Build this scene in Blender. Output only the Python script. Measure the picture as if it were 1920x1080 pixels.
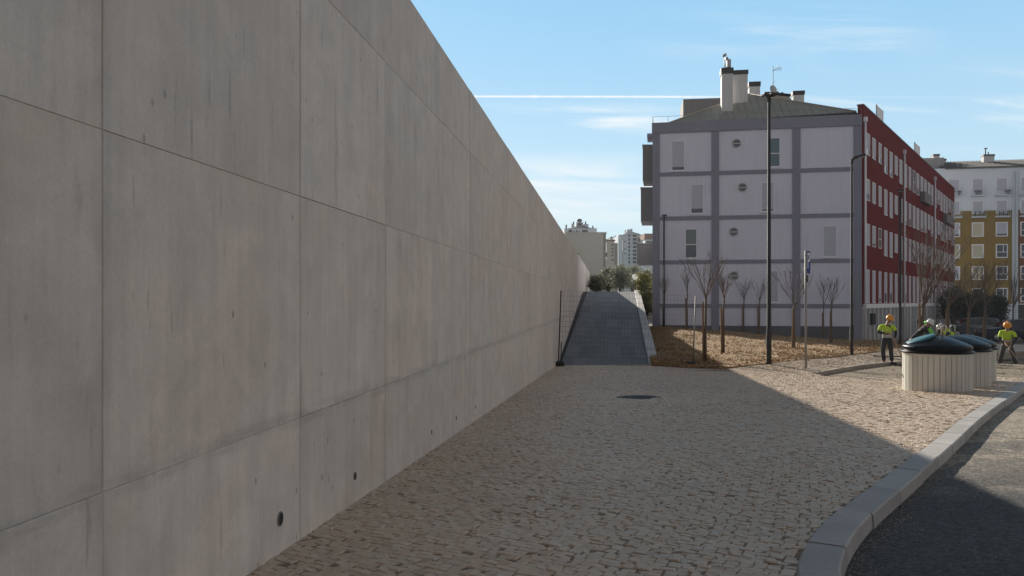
import bpy, bmesh, math, random
import numpy as np
from mathutils import Vector, Matrix, noise as mnoise
for _o in list(bpy.data.objects): bpy.data.objects.remove(_o)
SC = bpy.context.scene
COL = SC.collection
R = math.radians
random.seed(7)

# ------------------------------------------------------------------ camera
F, HZ, CZ = 1500.0, 563.0, 1.333
cam_d = bpy.data.cameras.new('camera'); cam = bpy.data.objects.new('camera', cam_d); COL.objects.link(cam)
cam.location = (0, 0, CZ); cam.rotation_euler = (R(90), 0, 0)
cam_d.sensor_width = 36; cam_d.lens = F / 1920 * 36; cam_d.shift_y = (HZ - 540) / 1920
cam_d.clip_start = 0.05; cam_d.clip_end = 3000
SC.camera = cam

# ------------------------------------------------------------------ sky, sun, exposure
SUN_AZ, SUN_EL = -18.0, 20.5
w = bpy.data.worlds.new('World'); SC.world = w; w.use_nodes = True
nt = w.node_tree; nt.nodes.clear()
def N(t, **k):
    n = nt.nodes.new(t)
    for a, b in k.items(): setattr(n, a, b)
    return n
def L(a, b): nt.links.new(a, b)
def M_(op, a, b=None, c=None, clamp=False):
    n = N('ShaderNodeMath', operation=op); n.use_clamp = clamp
    for i, s in enumerate((a, b, c)):
        if s is None: continue
        if isinstance(s, (int, float)): n.inputs[i].default_value = s
        else: L(s, n.inputs[i])
    return n.outputs[0]
def MR(v, a, b, c=0.0, d=1.0, it='SMOOTHSTEP'):
    n = N('ShaderNodeMapRange', interpolation_type=it)
    L(v, n.inputs[0])
    for i, s in enumerate((a, b, c, d)): n.inputs[i + 1].default_value = s
    return n.outputs[0]
wo = N('ShaderNodeOutputWorld'); bg = N('ShaderNodeBackground'); bg.inputs[1].default_value = 0.08
sky = N('ShaderNodeTexSky', sky_type='NISHITA'); sky.sun_disc = False
sky.sun_elevation = R(SUN_EL); sky.sun_rotation = R(SUN_AZ)
sky.air_density = 1.0; sky.dust_density = 0.15; sky.ozone_density = 1.5
tc = N('ShaderNodeTexCoord'); sp = N('ShaderNodeSeparateXYZ'); L(tc.outputs['Generated'], sp.inputs[0])
yy = M_('MAXIMUM', sp.outputs[1], 0.02)
U = M_('DIVIDE', sp.outputs[0], yy); V = M_('DIVIDE', sp.outputs[2], yy)
front = MR(sp.outputs[1], 0.05, 0.3)
cv = N('ShaderNodeCombineXYZ'); L(M_('MULTIPLY', U, 3.2), cv.inputs[0]); L(M_('MULTIPLY', M_('ADD', V, M_('MULTIPLY', U, 0.05)), 26.0), cv.inputs[1])
cn = N('ShaderNodeTexNoise'); cn.inputs['Scale'].default_value = 1.0; cn.inputs['Detail'].default_value = 6; cn.inputs['Roughness'].default_value = 0.62; cn.inputs['Distortion'].default_value = 0.6
L(cv.outputs[0], cn.inputs['Vector'])
def band(v0, v1, u0, u1, s=0.03):
    a = M_('MULTIPLY', MR(V, v0 - s, v0 + s), MR(V, v1 - s, v1 + s, 1.0, 0.0))
    return M_('MULTIPLY', a, M_('MULTIPLY', MR(U, u0 - 0.08, u0 + 0.08), MR(U, u1 - 0.08, u1 + 0.08, 1.0, 0.0)))
wisp = MR(cn.outputs[0], 0.42, 0.66)
wide = MR(cn.outputs[0], 0.34, 0.62)
c1 = M_('MULTIPLY', wide, M_('MULTIPLY', band(0.10, 0.17, -0.12, 0.22, 0.025), 0.85))
c2 = M_('MULTIPLY', wisp, M_('MULTIPLY', band(0.212, 0.24, -0.02, 0.2, 0.012), 0.95))
c3 = M_('MULTIPLY', wisp, M_('MULTIPLY', band(0.2, 0.28, 0.36, 0.68, 0.03), 0.5))
c4 = M_('MULTIPLY', wisp, M_('MULTIPLY', band(0.31, 0.36, 0.2, 0.5, 0.02), 0.35))
# the vapour trail of an aeroplane, far up in the sky
ct = M_('ABSOLUTE', M_('SUBTRACT', V, M_('MULTIPLY_ADD', U, -0.002, 0.2547)))
cn4 = N('ShaderNodeTexNoise'); cn4.inputs['Scale'].default_value = 60; cn4.inputs['Detail'].default_value = 5; L(U, cn4.inputs['Vector'])
core = MR(M_('MULTIPLY', ct, MR(cn4.outputs[0], 0.3, 0.7, 0.75, 1.35, 'LINEAR')), 0.0004, 0.0021, 1.0, 0.0)
fade = MR(U, 0.2, 0.34, 0.9, 0.1)
cn2 = N('ShaderNodeTexNoise'); cn2.inputs['Scale'].default_value = 22; L(U, cn2.inputs['Vector'])
trail = M_('MULTIPLY', M_('MULTIPLY', core, fade), MR(cn2.outputs[0], 0.2, 0.6, 0.75, 1.0))
cl = M_('MULTIPLY', M_('MAXIMUM', M_('MAXIMUM', M_('MAXIMUM', c1, c2), M_('MAXIMUM', c3, c4)), trail), front, clamp=True)
mix = N('ShaderNodeMix', data_type='RGBA'); L(cl, mix.inputs[0]); 
veil = N('ShaderNodeMix', data_type='RGBA')       # pale haze low down
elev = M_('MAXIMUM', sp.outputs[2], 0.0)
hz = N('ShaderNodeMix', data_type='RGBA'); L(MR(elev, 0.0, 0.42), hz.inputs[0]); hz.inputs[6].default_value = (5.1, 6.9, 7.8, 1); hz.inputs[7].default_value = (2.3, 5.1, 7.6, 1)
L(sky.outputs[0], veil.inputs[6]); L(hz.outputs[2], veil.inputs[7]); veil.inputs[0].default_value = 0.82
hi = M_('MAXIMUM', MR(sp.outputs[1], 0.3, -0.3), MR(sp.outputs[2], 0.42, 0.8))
zen = N('ShaderNodeMix', data_type='RGBA'); L(MR(sp.outputs[2], 0.3, 0.6), zen.inputs[0]); zen.inputs[6].default_value = (3.5, 3.55, 4.0, 1); zen.inputs[7].default_value = (0.9, 0.95, 1.12, 1)  # made-up tones for unseen sky: brighter behind, dimmer overhead, to set fill light
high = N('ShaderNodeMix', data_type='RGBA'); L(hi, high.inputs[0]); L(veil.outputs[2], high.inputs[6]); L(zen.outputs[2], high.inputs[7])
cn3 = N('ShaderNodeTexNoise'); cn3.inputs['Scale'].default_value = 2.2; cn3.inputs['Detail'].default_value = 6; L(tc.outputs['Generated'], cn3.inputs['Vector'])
right_fill = M_('MULTIPLY', M_('MULTIPLY', MR(sp.outputs[0], 0.58, 0.8), MR(sp.outputs[2], 0.65, 0.3)), MR(cn3.outputs[0], 0.25, 0.6, 0.6, 1.0))   # added bright area of unseen sky, lights the wall from the right
bk = N('ShaderNodeMix', data_type='RGBA'); L(right_fill, bk.inputs[0]); L(high.outputs[2], bk.inputs[6]); bk.inputs[7].default_value = (5.6, 4.9, 4.3, 1)
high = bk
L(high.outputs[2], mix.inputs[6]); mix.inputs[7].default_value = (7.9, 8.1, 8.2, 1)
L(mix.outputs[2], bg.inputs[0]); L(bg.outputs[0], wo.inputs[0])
sd = bpy.data.lights.new('sun', 'SUN'); sd.energy = 5.0; sd.angle = R(0.53); sd.color = (1.0, 0.92, 0.80)
sun = bpy.data.objects.new('sun', sd); COL.objects.link(sun)
_s = Vector((math.sin(R(SUN_AZ)) * math.cos(R(SUN_EL)), math.cos(R(SUN_AZ)) * math.cos(R(SUN_EL)), math.sin(R(SUN_EL))))
sun.rotation_euler = _s.to_track_quat('Z', 'Y').to_euler(); sun.location = (-20, 40, 40)
SC.view_settings.view_transform = 'Standard'; SC.view_settings.look = 'None'
SC.view_settings.exposure = 0.67; SC.view_settings.gamma = 1.0
SC.cycles.use_denoising = True
SC.cycles.max_bounces = 6

# ------------------------------------------------------------------ materials
MATS = {}
class NT:
    def __init__(s, m):
        s.t = m.node_tree; s.b = s.t.nodes['Principled BSDF']
    def n(s, t, **k):
        n = s.t.nodes.new(t)
        for a, b in k.items(): setattr(n, a, b)
        return n
    def l(s, a, b): s.t.links.new(a, b)
    def put(s, sock, v):
        if isinstance(v, (int, float)): sock.default_value = v
        elif isinstance(v, (tuple, list)): sock.default_value = tuple(v) if len(v) == len(sock.default_value) else tuple(v) + (1,)
        else: s.l(v, sock)
    def math(s, op, a, b=0.0, c=None, clamp=False):
        n = s.n('ShaderNodeMath', operation=op); n.use_clamp = clamp
        s.put(n.inputs[0], a); s.put(n.inputs[1], b)
        if c is not None: s.put(n.inputs[2], c)
        return n.outputs[0]
    def mr(s, v, a, b, c=0.0, d=1.0):
        n = s.n('ShaderNodeMapRange', interpolation_type='SMOOTHSTEP'); s.l(v, n.inputs[0])
        for i, q in enumerate((a, b, c, d)): n.inputs[i + 1].default_value = q
        return n.outputs[0]
    def co(s, scale=(1, 1, 1), kind='Object', loc=(0, 0, 0)):
        c = s.n('ShaderNodeTexCoord'); m = s.n('ShaderNodeMapping'); s.l(c.outputs[kind], m.inputs[0])
        m.inputs['Scale'].default_value = scale; m.inputs['Location'].default_value = loc
        return m.outputs[0]
    def noise(s, vec, scale, detail=4, rough=0.55, dist=0.0):
        n = s.n('ShaderNodeTexNoise'); s.l(vec, n.inputs['Vector'])
        n.inputs['Scale'].default_value = scale; n.inputs['Detail'].default_value = detail
        n.inputs['Roughness'].default_value = rough; n.inputs['Distortion'].default_value = dist
        return n.outputs[0]
    def mix(s, f, a, b, mode='MIX'):
        n = s.n('ShaderNodeMix', data_type='RGBA', blend_type=mode)
        s.put(n.inputs[0], f); s.put(n.inputs[6], a); s.put(n.inputs[7], b)
        return n.outputs[2]
    def scale(s, col, f):
        n = s.n('ShaderNodeVectorMath', operation='SCALE'); s.put(n.inputs[0], col if not isinstance(col, tuple) else col[:3]); s.put(n.inputs['Scale'], f)
        return n.outputs[0]
    def bump(s, h, strength=0.3, dist=0.01):
        n = s.n('ShaderNodeBump'); s.l(h, n.inputs['Height']); n.inputs['Strength'].default_value = strength; n.inputs['Distance'].default_value = dist
        s.l(n.outputs[0], s.b.inputs['Normal'])
    def rnd(s):
        return s.n('ShaderNodeNewGeometry').outputs['Random Per Island']
    def color(s, v): s.put(s.b.inputs['Base Color'], v)
    def rough(s, v): s.put(s.b.inputs['Roughness'], v)
def newmat(name):
    m = bpy.data.materials.new(name); m.use_nodes = True; MATS[name] = m
    return m, NT(m)
def pm(name, col, rough=0.7, metal=0.0, var=0.18, sc=3.0, bump=0.15, bsc=60.0, isl=0.0, streak=0.0, spec=0.5, bd=0.004):
    m, t = newmat(name)
    v = t.co()
    f = t.math('MULTIPLY_ADD', t.noise(v, sc, 5, 0.6), 2 * var, 1 - var)
    f = t.math('MULTIPLY', f, t.math('MULTIPLY_ADD', t.noise(v, sc * 13, 3), var, 1 - var / 2))
    if streak:
        f = t.math('MULTIPLY', f, t.math('MULTIPLY_ADD', t.noise(t.co((3.5, 3.5, 0.25)), 2.0, 4), -2 * streak, 1 + streak))
    if isl:
        f = t.math('MULTIPLY', f, t.math('MULTIPLY_ADD', t.rnd(), 2 * isl, 1 - isl))
    t.color(t.scale(col, f)); t.rough(t.math('MULTIPLY_ADD', t.noise(v, sc * 4), 0.2, max(0.03, rough - 0.1)))
    t.b.inputs['Metallic'].default_value = metal; t.b.inputs['Specular IOR Level'].default_value = spec
    if bump: t.bump(t.noise(v, bsc, 4), bump, bd)
    return m

def mat_concrete():
    m, t = newmat('cast_concrete')
    v0 = t.co(); ri = t.rnd()
    pv_ = t.n('ShaderNodeVectorMath', operation='ADD'); t.l(v0, pv_.inputs[0]); cxyz = t.n('ShaderNodeCombineXYZ')
    for q in range(3): t.l(t.math('MULTIPLY', ri, (37.0, 11.0, 53.0)[q]), cxyz.inputs[q])
    t.l(cxyz.outputs[0], pv_.inputs[1]); v = pv_.outputs[0]
    def sc_(x, y, z, loc=(0, 0, 0)):
        mp = t.n('ShaderNodeMapping'); t.l(v, mp.inputs[0]); mp.inputs['Scale'].default_value = (x, y, z); mp.inputs['Location'].default_value = loc; return mp.outputs[0]
    big = t.noise(v, 0.55, 4, 0.6)
    mid = t.noise(v, 2.6, 6, 0.65, 0.4)
    st = t.noise(sc_(7.0, 7.0, 0.32), 1.0, 6, 0.65)
    st2 = t.noise(sc_(26.0, 26.0, 0.7), 1.0, 4, 0.6)
    fine = t.noise(v, 55, 5, 0.7)
    f = t.math('MULTIPLY_ADD', big, 0.34, 0.83)
    f = t.math('MULTIPLY', f, t.math('MULTIPLY_ADD', mid, 0.62, 0.69))
    f = t.math('MULTIPLY', f, t.math('MULTIPLY_ADD', st, 0.42, 0.79))
    f = t.math('MULTIPLY', f, t.math('MULTIPLY_ADD', st2, 0.12, 0.94))
    f = t.math('MULTIPLY', f, t.math('MULTIPLY_ADD', fine, 0.34, 0.83))
    f = t.math('MULTIPLY', f, t.math('MULTIPLY_ADD', ri, 0.11, 0.945))
    # short dark drips and pin holes
    drip = t.math('MAXIMUM', t.mr(t.noise(sc_(15, 15, 1.7), 1.0, 3, 0.55), 0.645, 0.76), t.math('MULTIPLY', t.mr(t.noise(sc_(5.5, 5.5, 0.9, (3, 0, 8)), 1.0, 5, 0.65), 0.60, 0.74), 0.8))
    f = t.math('MULTIPLY', f, t.math('MULTIPLY_ADD', drip, -0.30, 1.0))
    vo = t.n('ShaderNodeTexVoronoi'); t.l(sc_(1, 1, 0.6), vo.inputs['Vector']); vo.inputs['Scale'].default_value = 7.5
    pin = t.math('MULTIPLY', t.mr(vo.outputs['Distance'], 0.05, 0.13, 1.0, 0.0), t.mr(t.noise(v, 1.7, 4), 0.44, 0.58))
    f = t.math('MULTIPLY', f, t.math('MULTIPLY_ADD', pin, -0.45, 1.0))
    # smeared cement paste along the low pour line and the wide vertical joint
    s = t.n('ShaderNodeSeparateXYZ'); t.l(v0, s.inputs[0])
    wob = t.math('MULTIPLY_ADD', t.noise(t.co((1.2, 1.2, 1.2)), 1.0, 4), 0.10, -0.05)
    d = t.math('ABSOLUTE', t.math('ADD', t.math('SUBTRACT', s.outputs[2], 0.583 - 0.0), wob))
    bandm = t.math('MULTIPLY', t.mr(d, 0.015, 0.085, 1.0, 0.0), t.mr(t.noise(t.co((2.2, 2.2, 12)), 1.0, 5, 0.7), 0.32, 0.66))
    d2 = t.math('ABSOLUTE', t.math('SUBTRACT', s.outputs[0], 3.142))
    jm = t.math('MULTIPLY', t.mr(d2, 0.012, 0.09, 1.0, 0.0), t.mr(t.noise(t.co((6, 6, 2)), 1.0, 4, 0.7), 0.25, 0.7))
    sm = t.math('MAXIMUM', bandm, t.math('MULTIPLY', jm, 0.8))
    hue = t.mix(t.mr(t.noise(v, 1.1, 4, 0.6), 0.3, 0.7), (0.66, 0.57, 0.495), (0.59, 0.545, 0.50))
    col = t.scale(hue, f)
    col = t.mix(t.math('MULTIPLY', sm, 0.38), col, (0.24, 0.24, 0.235))
    t.color(col); t.rough(t.math('MULTIPLY_ADD', mid, 0.3, 0.55))
    h = t.math('ADD', t.math('MULTIPLY', fine, 0.25), t.math('ADD', t.math('MULTIPLY', mid, 0.6), t.math('MULTIPLY', pin, -0.8)))
    h = t.math('ADD', h, t.math('MULTIPLY', sm, 0.38))
    t.bump(h, 0.35, 0.006)
mat_concrete()
def mat_stone():
    m, t = newmat('limestone_setts')
    r = t.rnd(); v = t.co()
    cr = t.n('ShaderNodeValToRGB'); t.l(r, cr.inputs[0])
    e = cr.color_ramp.elements; e[0].position = 0; e[0].color = (0.34, 0.245, 0.175, 1); e[1].position = 1; e[1].color = (0.60, 0.495, 0.385, 1)
    for p, c in ((0.2, (0.47, 0.355, 0.255, 1)), (0.4, (0.53, 0.43, 0.33, 1)), (0.6, (0.52, 0.37, 0.275, 1)), (0.8, (0.46, 0.40, 0.335, 1))):
        q = e.new(p); q.color = c
    f = t.math('MULTIPLY_ADD', t.noise(v, 0.35, 4, 0.6), 0.5, 0.75)
    f = t.math('MULTIPLY', f, t.math('MULTIPLY_ADD', t.noise(v, 35, 4, 0.65), 0.5, 0.74))
    c = t.scale(t.mix(0.45, cr.outputs[0], (0.53, 0.415, 0.30)), f)
    dust = t.mr(t.noise(t.co(loc=(9, 3, 0)), 0.5, 5, 0.6), 0.42, 0.7)
    c = t.mix(t.math('MULTIPLY', dust, 0.45), c, (0.54, 0.41, 0.285))
    t.color(c); t.rough(t.math('MULTIPLY_ADD', t.noise(v, 18, 3), 0.35, 0.38)); t.b.inputs['Specular IOR Level'].default_value = 0.45
    t.bump(t.noise(v, 45, 5, 0.7), 0.5, 0.006)
mat_stone()
def mat_asphalt():
    m, t = newmat('worn_asphalt')
    v = t.co(); s = t.n('ShaderNodeSeparateXYZ'); t.l(v, s.inputs[0])
    n1 = t.noise(v, 0.9, 6, 0.65); n2 = t.noise(t.co((0.5, 3.2, 1)), 1.0, 6, 0.65, 0.5); ag = t.noise(v, 140, 3, 0.7)
    c = t.scale((0.046, 0.045, 0.044), t.math('MULTIPLY_ADD', n1, 1.1, 0.45))
    c = t.scale(c, t.math('MULTIPLY_ADD', ag, 1.0, 0.5))
    yy = t.math('ADD', s.outputs[1], t.math('MULTIPLY', t.noise(t.co((0.9, 0.9, 1)), 1.0, 5, 0.6), 2.6))
    far = t.mr(yy, 7.6, 9.4)
    sand = t.mix(n1, (0.23, 0.185, 0.135), (0.33, 0.28, 0.215))
    patch = t.mr(t.noise(t.co((0.55, 0.8, 1), loc=(1, 4, 0)), 1.0, 6, 0.68, 0.6), 0.44, 0.50)
    dust = t.math('MULTIPLY', far, t.math('MULTIPLY_ADD', patch, 0.55, 0.32))
    dust = t.math('MULTIPLY', dust, t.math('MULTIPLY_ADD', n2, 0.8, 0.55))
    streak = t.math('MULTIPLY', t.mr(t.noise(t.co((0.35, 6.0, 1), loc=(3, 1, 0)), 1.0, 4, 0.6, 0.3), 0.64, 0.74), 0.18)
    c = t.mix(t.math('MAXIMUM', dust, streak, None, True), c, sand)
    wet = t.mr(t.noise(t.co((1, 0.5, 1), loc=(4, 7, 0)), 0.8, 5, 0.65), 0.56, 0.60)
    c = t.mix(t.math('MULTIPLY', t.math('MULTIPLY', wet, far), 0.65), c, (0.07, 0.062, 0.052))
    vo = t.n('ShaderNodeTexVoronoi', feature='DISTANCE_TO_EDGE'); t.l(t.co((0.5, 0.5, 1)), vo.inputs['Vector']); vo.inputs['Scale'].default_value = 0.9
    c = t.mix(t.math('MULTIPLY', t.mr(vo.outputs[0], 0.002, 0.012, 1.0, 0.0), 0.5), c, (0.03, 0.028, 0.026))
    v2 = t.n('ShaderNodeTexVoronoi'); t.l(v, v2.inputs['Vector']); v2.inputs['Scale'].default_value = 48
    sv = t.n('ShaderNodeSeparateColor'); t.l(v2.outputs['Color'], sv.inputs[0])
    c = t.scale(c, t.math('MULTIPLY_ADD', t.math('POWER', sv.outputs[0], 2.0), 1.5, 0.5))
    t.color(c); t.rough(0.85)
    t.bump(t.math('ADD', ag, t.math('MULTIPLY', n2, 2.5)), 0.6, 0.006)
mat_asphalt()
def mat_bank():
    m, t = newmat('dry_grass_soil')
    v = t.co()
    a = t.noise(v, 1.3, 6, 0.65); b = t.noise(v, 9, 5, 0.7); g = t.noise(t.co(loc=(5, 2, 1)), 0.8, 5, 0.6)
    c = t.mix(t.mr(a, 0.35, 0.65), (0.25, 0.13, 0.06), (0.35, 0.225, 0.10))
    c = t.mix(t.math('MULTIPLY', t.mr(g, 0.52, 0.68), 0.55), c, (0.13, 0.135, 0.045))
    c = t.scale(c, t.math('MULTIPLY_ADD', b, 0.9, 0.55))
    t.color(c); t.rough(0.95); t.bump(b, 0.9, 0.05)
mat_bank()
def mat_litter():
    m, t = newmat('dry_leaves')
    r = t.rnd(); cr = t.n('ShaderNodeValToRGB'); t.l(r, cr.inputs[0]); cr.color_ramp.interpolation = 'CONSTANT'
    e = cr.color_ramp.elements; e[0].color = (0.36, 0.17, 0.08, 1); e[0].position = 0; e[1].position = 0.3; e[1].color = (0.45, 0.29, 0.13, 1)
    for p, c in ((0.5, (0.24, 0.13, 0.065, 1)), (0.68, (0.48, 0.37, 0.19, 1)), (0.84, (0.12, 0.14, 0.045, 1))): e.new(p).color = c
    t.color(cr.outputs[0]); t.rough(0.85)
mat_litter()
def mat_leaf(name, c0, c1):
    m, t = newmat(name)
    r = t.rnd(); c = t.mix(r, c0, c1)
    c = t.scale(c, t.math('MULTIPLY_ADD', t.noise(t.co(), 1.4, 3), 0.8, 0.6)); t.color(c); t.rough(0.55)
    tr = t.n('ShaderNodeBsdfTranslucent'); t.l(c, tr.inputs[0]); mx = t.n('ShaderNodeMixShader'); mx.inputs[0].default_value = 0.3
    t.l(t.b.outputs[0], mx.inputs[1]); t.l(tr.outputs[0], mx.inputs[2]); t.l(mx.outputs[0], t.t.nodes['Material Output'].inputs[0])
mat_leaf('olive_leaf', (0.12, 0.13, 0.085), (0.30, 0.305, 0.225))
mat_leaf('dark_leaf', (0.022, 0.028, 0.018), (0.06, 0.07, 0.045))
mat_leaf('yellow_leaf', (0.09, 0.10, 0.02), (0.26, 0.24, 0.03))
def mat_tiles(name, col, sx, sy, dark=0.35, rough=0.75, rot=0.0):
    m, t = newmat(name)
    br = t.n('ShaderNodeTexBrick'); cc = t.co((1, 1, 1)); cc.node.inputs['Rotation'].default_value = (0, 0, rot); t.l(cc, br.inputs['Vector'])
    br.inputs['Scale'].default_value = 1.0; br.inputs['Mortar Size'].default_value = 0.009; br.inputs['Brick Width'].default_value = sx; br.inputs['Row Height'].default_value = sy
    br.offset = 0.35; br.offset_frequency = 2; br.inputs['Bias'].default_value = 0.0
    br.inputs['Color1'].default_value = tuple(c * 0.82 for c in col) + (1,); br.inputs['Color2'].default_value = tuple(c * 1.2 for c in col) + (1,); br.inputs['Mortar'].default_value = tuple(c * dark for c in col) + (1,)
    c = t.scale(br.outputs['Color'], t.math('MULTIPLY_ADD', t.noise(t.co(), 1.5, 5, 0.65), 0.7, 0.65))
    t.color(c); t.rough(rough); t.bump(t.math('ADD', br.outputs['Fac'], t.math('MULTIPLY', t.noise(t.co(), 50), -0.4)), -0.4, 0.008)
mat_tiles('ramp_slabs', (0.135, 0.138, 0.142), 0.575, 3.0, dark=0.6, rot=math.atan(0.1365))
pm('joint_bed', (0.21, 0.16, 0.115), 0.95, var=0.3, sc=5, bump=0.5, bsc=120)
pm('joint_dark', (0.07, 0.068, 0.065), 0.95)
pm('kerb_granite', (0.36, 0.34, 0.32), 0.7, var=0.32, sc=2.2, bump=0.4, bsc=130, isl=0.12)
pm('kerb_tan', (0.30, 0.25, 0.19), 0.8, var=0.25, sc=2.0, bump=0.4, bsc=90, isl=0.12)
pm('bare_earth', (0.20, 0.155, 0.105), 0.95, var=0.4, sc=1.8, bump=0.9, bsc=22, bd=0.03)
pm('far_ground', (0.15, 0.13, 0.10), 0.95, var=0.3, sc=0.4, bump=0.4, bsc=10)
pm('terrace_soil', (0.16, 0.13, 0.09), 0.95, var=0.3, sc=1.0, bump=0.5, bsc=15)
pm('coping_stone', (0.44, 0.43, 0.41), 0.7, var=0.2, sc=2.0, bump=0.3, bsc=90, isl=0.1)
pm('cast_iron', (0.045, 0.042, 0.04), 0.55, metal=0.6, var=0.3, sc=8)
pm('post_paint', (0.032, 0.031, 0.031), 0.7, metal=0.0, spec=0.25, var=0.2, sc=2, bump=0.05)
pm('galvanised', (0.27, 0.265, 0.25), 0.6, metal=0.35, var=0.2, sc=6, bump=0.05)
pm('rusty_wire', (0.10, 0.09, 0.08), 0.6, metal=0.5)
pm('black_rubber', (0.025, 0.024, 0.023), 0.85, var=0.3)
pm('white_render', (0.69, 0.695, 0.775), 0.85, var=0.10, sc=0.5, bump=0.12, bsc=90, streak=0.10)
pm('grey_render', (0.245, 0.245, 0.30), 0.85, var=0.12, sc=0.7, bump=0.1, streak=0.08)
pm('dark_plinth', (0.105, 0.11, 0.125), 0.85, var=0.15, sc=0.7, streak=0.1)
pm('red_render', (0.16, 0.006, 0.009), 0.95, spec=0.15, var=0.16, sc=0.4, bump=0.1, streak=0.1)
pm('roof_sheet', (0.33, 0.31, 0.25), 0.6, metal=0.1, var=0.35, sc=0.6, bump=0.1, streak=0.2)
pm('chimney_render', (0.60, 0.59, 0.57), 0.85, var=0.1, sc=0.9, streak=0.18)
pm('louvre_dark', (0.05, 0.042, 0.048), 0.6)
pm('shutter_slats', (0.50, 0.515, 0.57), 0.6, var=0.06)
pm('frame_white', (0.80, 0.80, 0.82), 0.5, var=0.06)
pm('stone_sill', (0.5, 0.49, 0.48), 0.7, var=0.1)
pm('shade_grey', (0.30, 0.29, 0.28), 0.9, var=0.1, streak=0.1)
pm('balcony_render', (0.20, 0.185, 0.18), 0.85, var=0.12, streak=0.12)
def mat_glass(name, col, rough=0.06):
    m, t = newmat(name); t.color(col); t.rough(rough); t.b.inputs['Specular IOR Level'].default_value = 0.9
    t.bump(t.noise(t.co(), 1.3, 2), 0.05, 0.02)
mat_glass('window_glass', (0.02, 0.03, 0.035)); mat_glass('teal_glass', (0.03, 0.10, 0.115)); mat_glass('green_curtain', (0.10, 0.14, 0.12), 0.25)
mat_glass('car_glass', (0.012, 0.014, 0.017))
pm('ochre_render', (0.26, 0.175, 0.045), 0.9, var=0.08, sc=0.4, streak=0.06)
pm('brown_render', (0.20, 0.095, 0.045), 0.9, var=0.08, sc=0.4)
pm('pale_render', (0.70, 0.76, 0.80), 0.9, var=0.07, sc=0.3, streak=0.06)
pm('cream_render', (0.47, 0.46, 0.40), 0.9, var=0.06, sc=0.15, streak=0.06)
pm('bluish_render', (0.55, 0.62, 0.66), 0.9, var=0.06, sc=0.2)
pm('roof_tile', (0.11, 0.10, 0.095), 0.8, var=0.25, sc=1.0)
pm('hill_scrub', (0.11, 0.095, 0.07), 0.95, var=0.4, sc=0.06, bump=0)
pm('bark', (0.115, 0.085, 0.06), 0.85, var=0.3, sc=8, bump=0.5, bsc=40)
pm('twig', (0.14, 0.105, 0.085), 0.75, spec=0.2, var=0.25, sc=10, bump=0.1)
pm('stake_wood', (0.20, 0.115, 0.055), 0.8, var=0.25, sc=5, bump=0.3, streak=0.2)
pm('bin_board', (0.56, 0.545, 0.485), 0.55, var=0.07, sc=2, bump=0.08, isl=0.06, streak=0.05)
pm('bin_lid', (0.006, 0.007, 0.010), 0.36, spec=0.10, var=0.2, sc=4, bump=0.05, bsc=25)
pm('bin_hatch', (0.05, 0.15, 0.185), 0.5, spec=0.2, var=0.2, sc=5, bump=0.05)
pm('steel', (0.5, 0.48, 0.44), 0.35, metal=0.9, var=0.1)
pm('hi_vis_yellow', (0.50, 0.72, 0.03), 0.75, var=0.12, sc=8, bump=0.3, bsc=14, bd=0.02)
pm('hi_vis_green', (0.16, 0.60, 0.06), 0.75, var=0.12, sc=8, bump=0.3, bsc=14, bd=0.02)
pm('reflective_tape', (0.55, 0.55, 0.53), 0.4, var=0.05)
pm('navy_cloth', (0.014, 0.016, 0.022), 0.9, var=0.2, sc=8, bump=0.4, bsc=14, bd=0.02)
pm('work_trousers', (0.028, 0.030, 0.035), 0.9, var=0.2, sc=8, bump=0.4, bsc=12, bd=0.02)
pm('grey_trousers', (0.06, 0.058, 0.052), 0.9, var=0.2, sc=8, bump=0.4, bsc=12, bd=0.02)
pm('skin', (0.32, 0.17, 0.11), 0.55, var=0.08, sc=12, bump=0.05)
pm('eye_dark', (0.02, 0.015, 0.012), 0.3)
pm('hair_dark', (0.02, 0.016, 0.013), 0.7)
pm('helmet_orange', (0.78, 0.30, 0.015), 0.38, var=0.05, bump=0)
pm('helmet_white', (0.72, 0.72, 0.70), 0.38, var=0.05, bump=0)
pm('boot', (0.012, 0.011, 0.011), 0.6)
pm('tool_wood', (0.36, 0.26, 0.16), 0.6, var=0.15, sc=6)
pm('broom_red', (0.22, 0.018, 0.02), 0.8)
pm('car_dark', (0.012, 0.016, 0.028), 0.22, metal=0.3, var=0.05, bump=0)
pm('car_grey', (0.10, 0.105, 0.11), 0.25, metal=0.4, var=0.05, bump=0)
pm('tyre', (0.016, 0.016, 0.016), 0.85)
pm('alloy', (0.4, 0.4, 0.4), 0.35, metal=0.8)
pm('lens_red', (0.3, 0.01, 0.01), 0.2, bump=0); pm('lens_clear', (0.6, 0.6, 0.6), 0.15, bump=0)
pm('sign_blue', (0.008, 0.035, 0.24), 0.7, spec=0.15, var=0.05, bump=0)
pm('sign_white', (0.75, 0.75, 0.75), 0.4, var=0.03, bump=0)
mat_leaf('globe_glass', (0.95, 0.95, 0.93), (0.95, 0.95, 0.93))
MATS['globe_glass'].node_tree.nodes['Mix Shader'].inputs[0].default_value = 0.55
for _n in MATS['globe_glass'].node_tree.nodes:
    if _n.type == 'MATH': _n.inputs[1].default_value = 0.0; _n.inputs[2].default_value = 1.0
pm('grit', (0.30, 0.26, 0.21), 0.9, var=0.3, isl=0.4)
pm('dish_grey', (0.42, 0.42, 0.42), 0.5)
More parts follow.
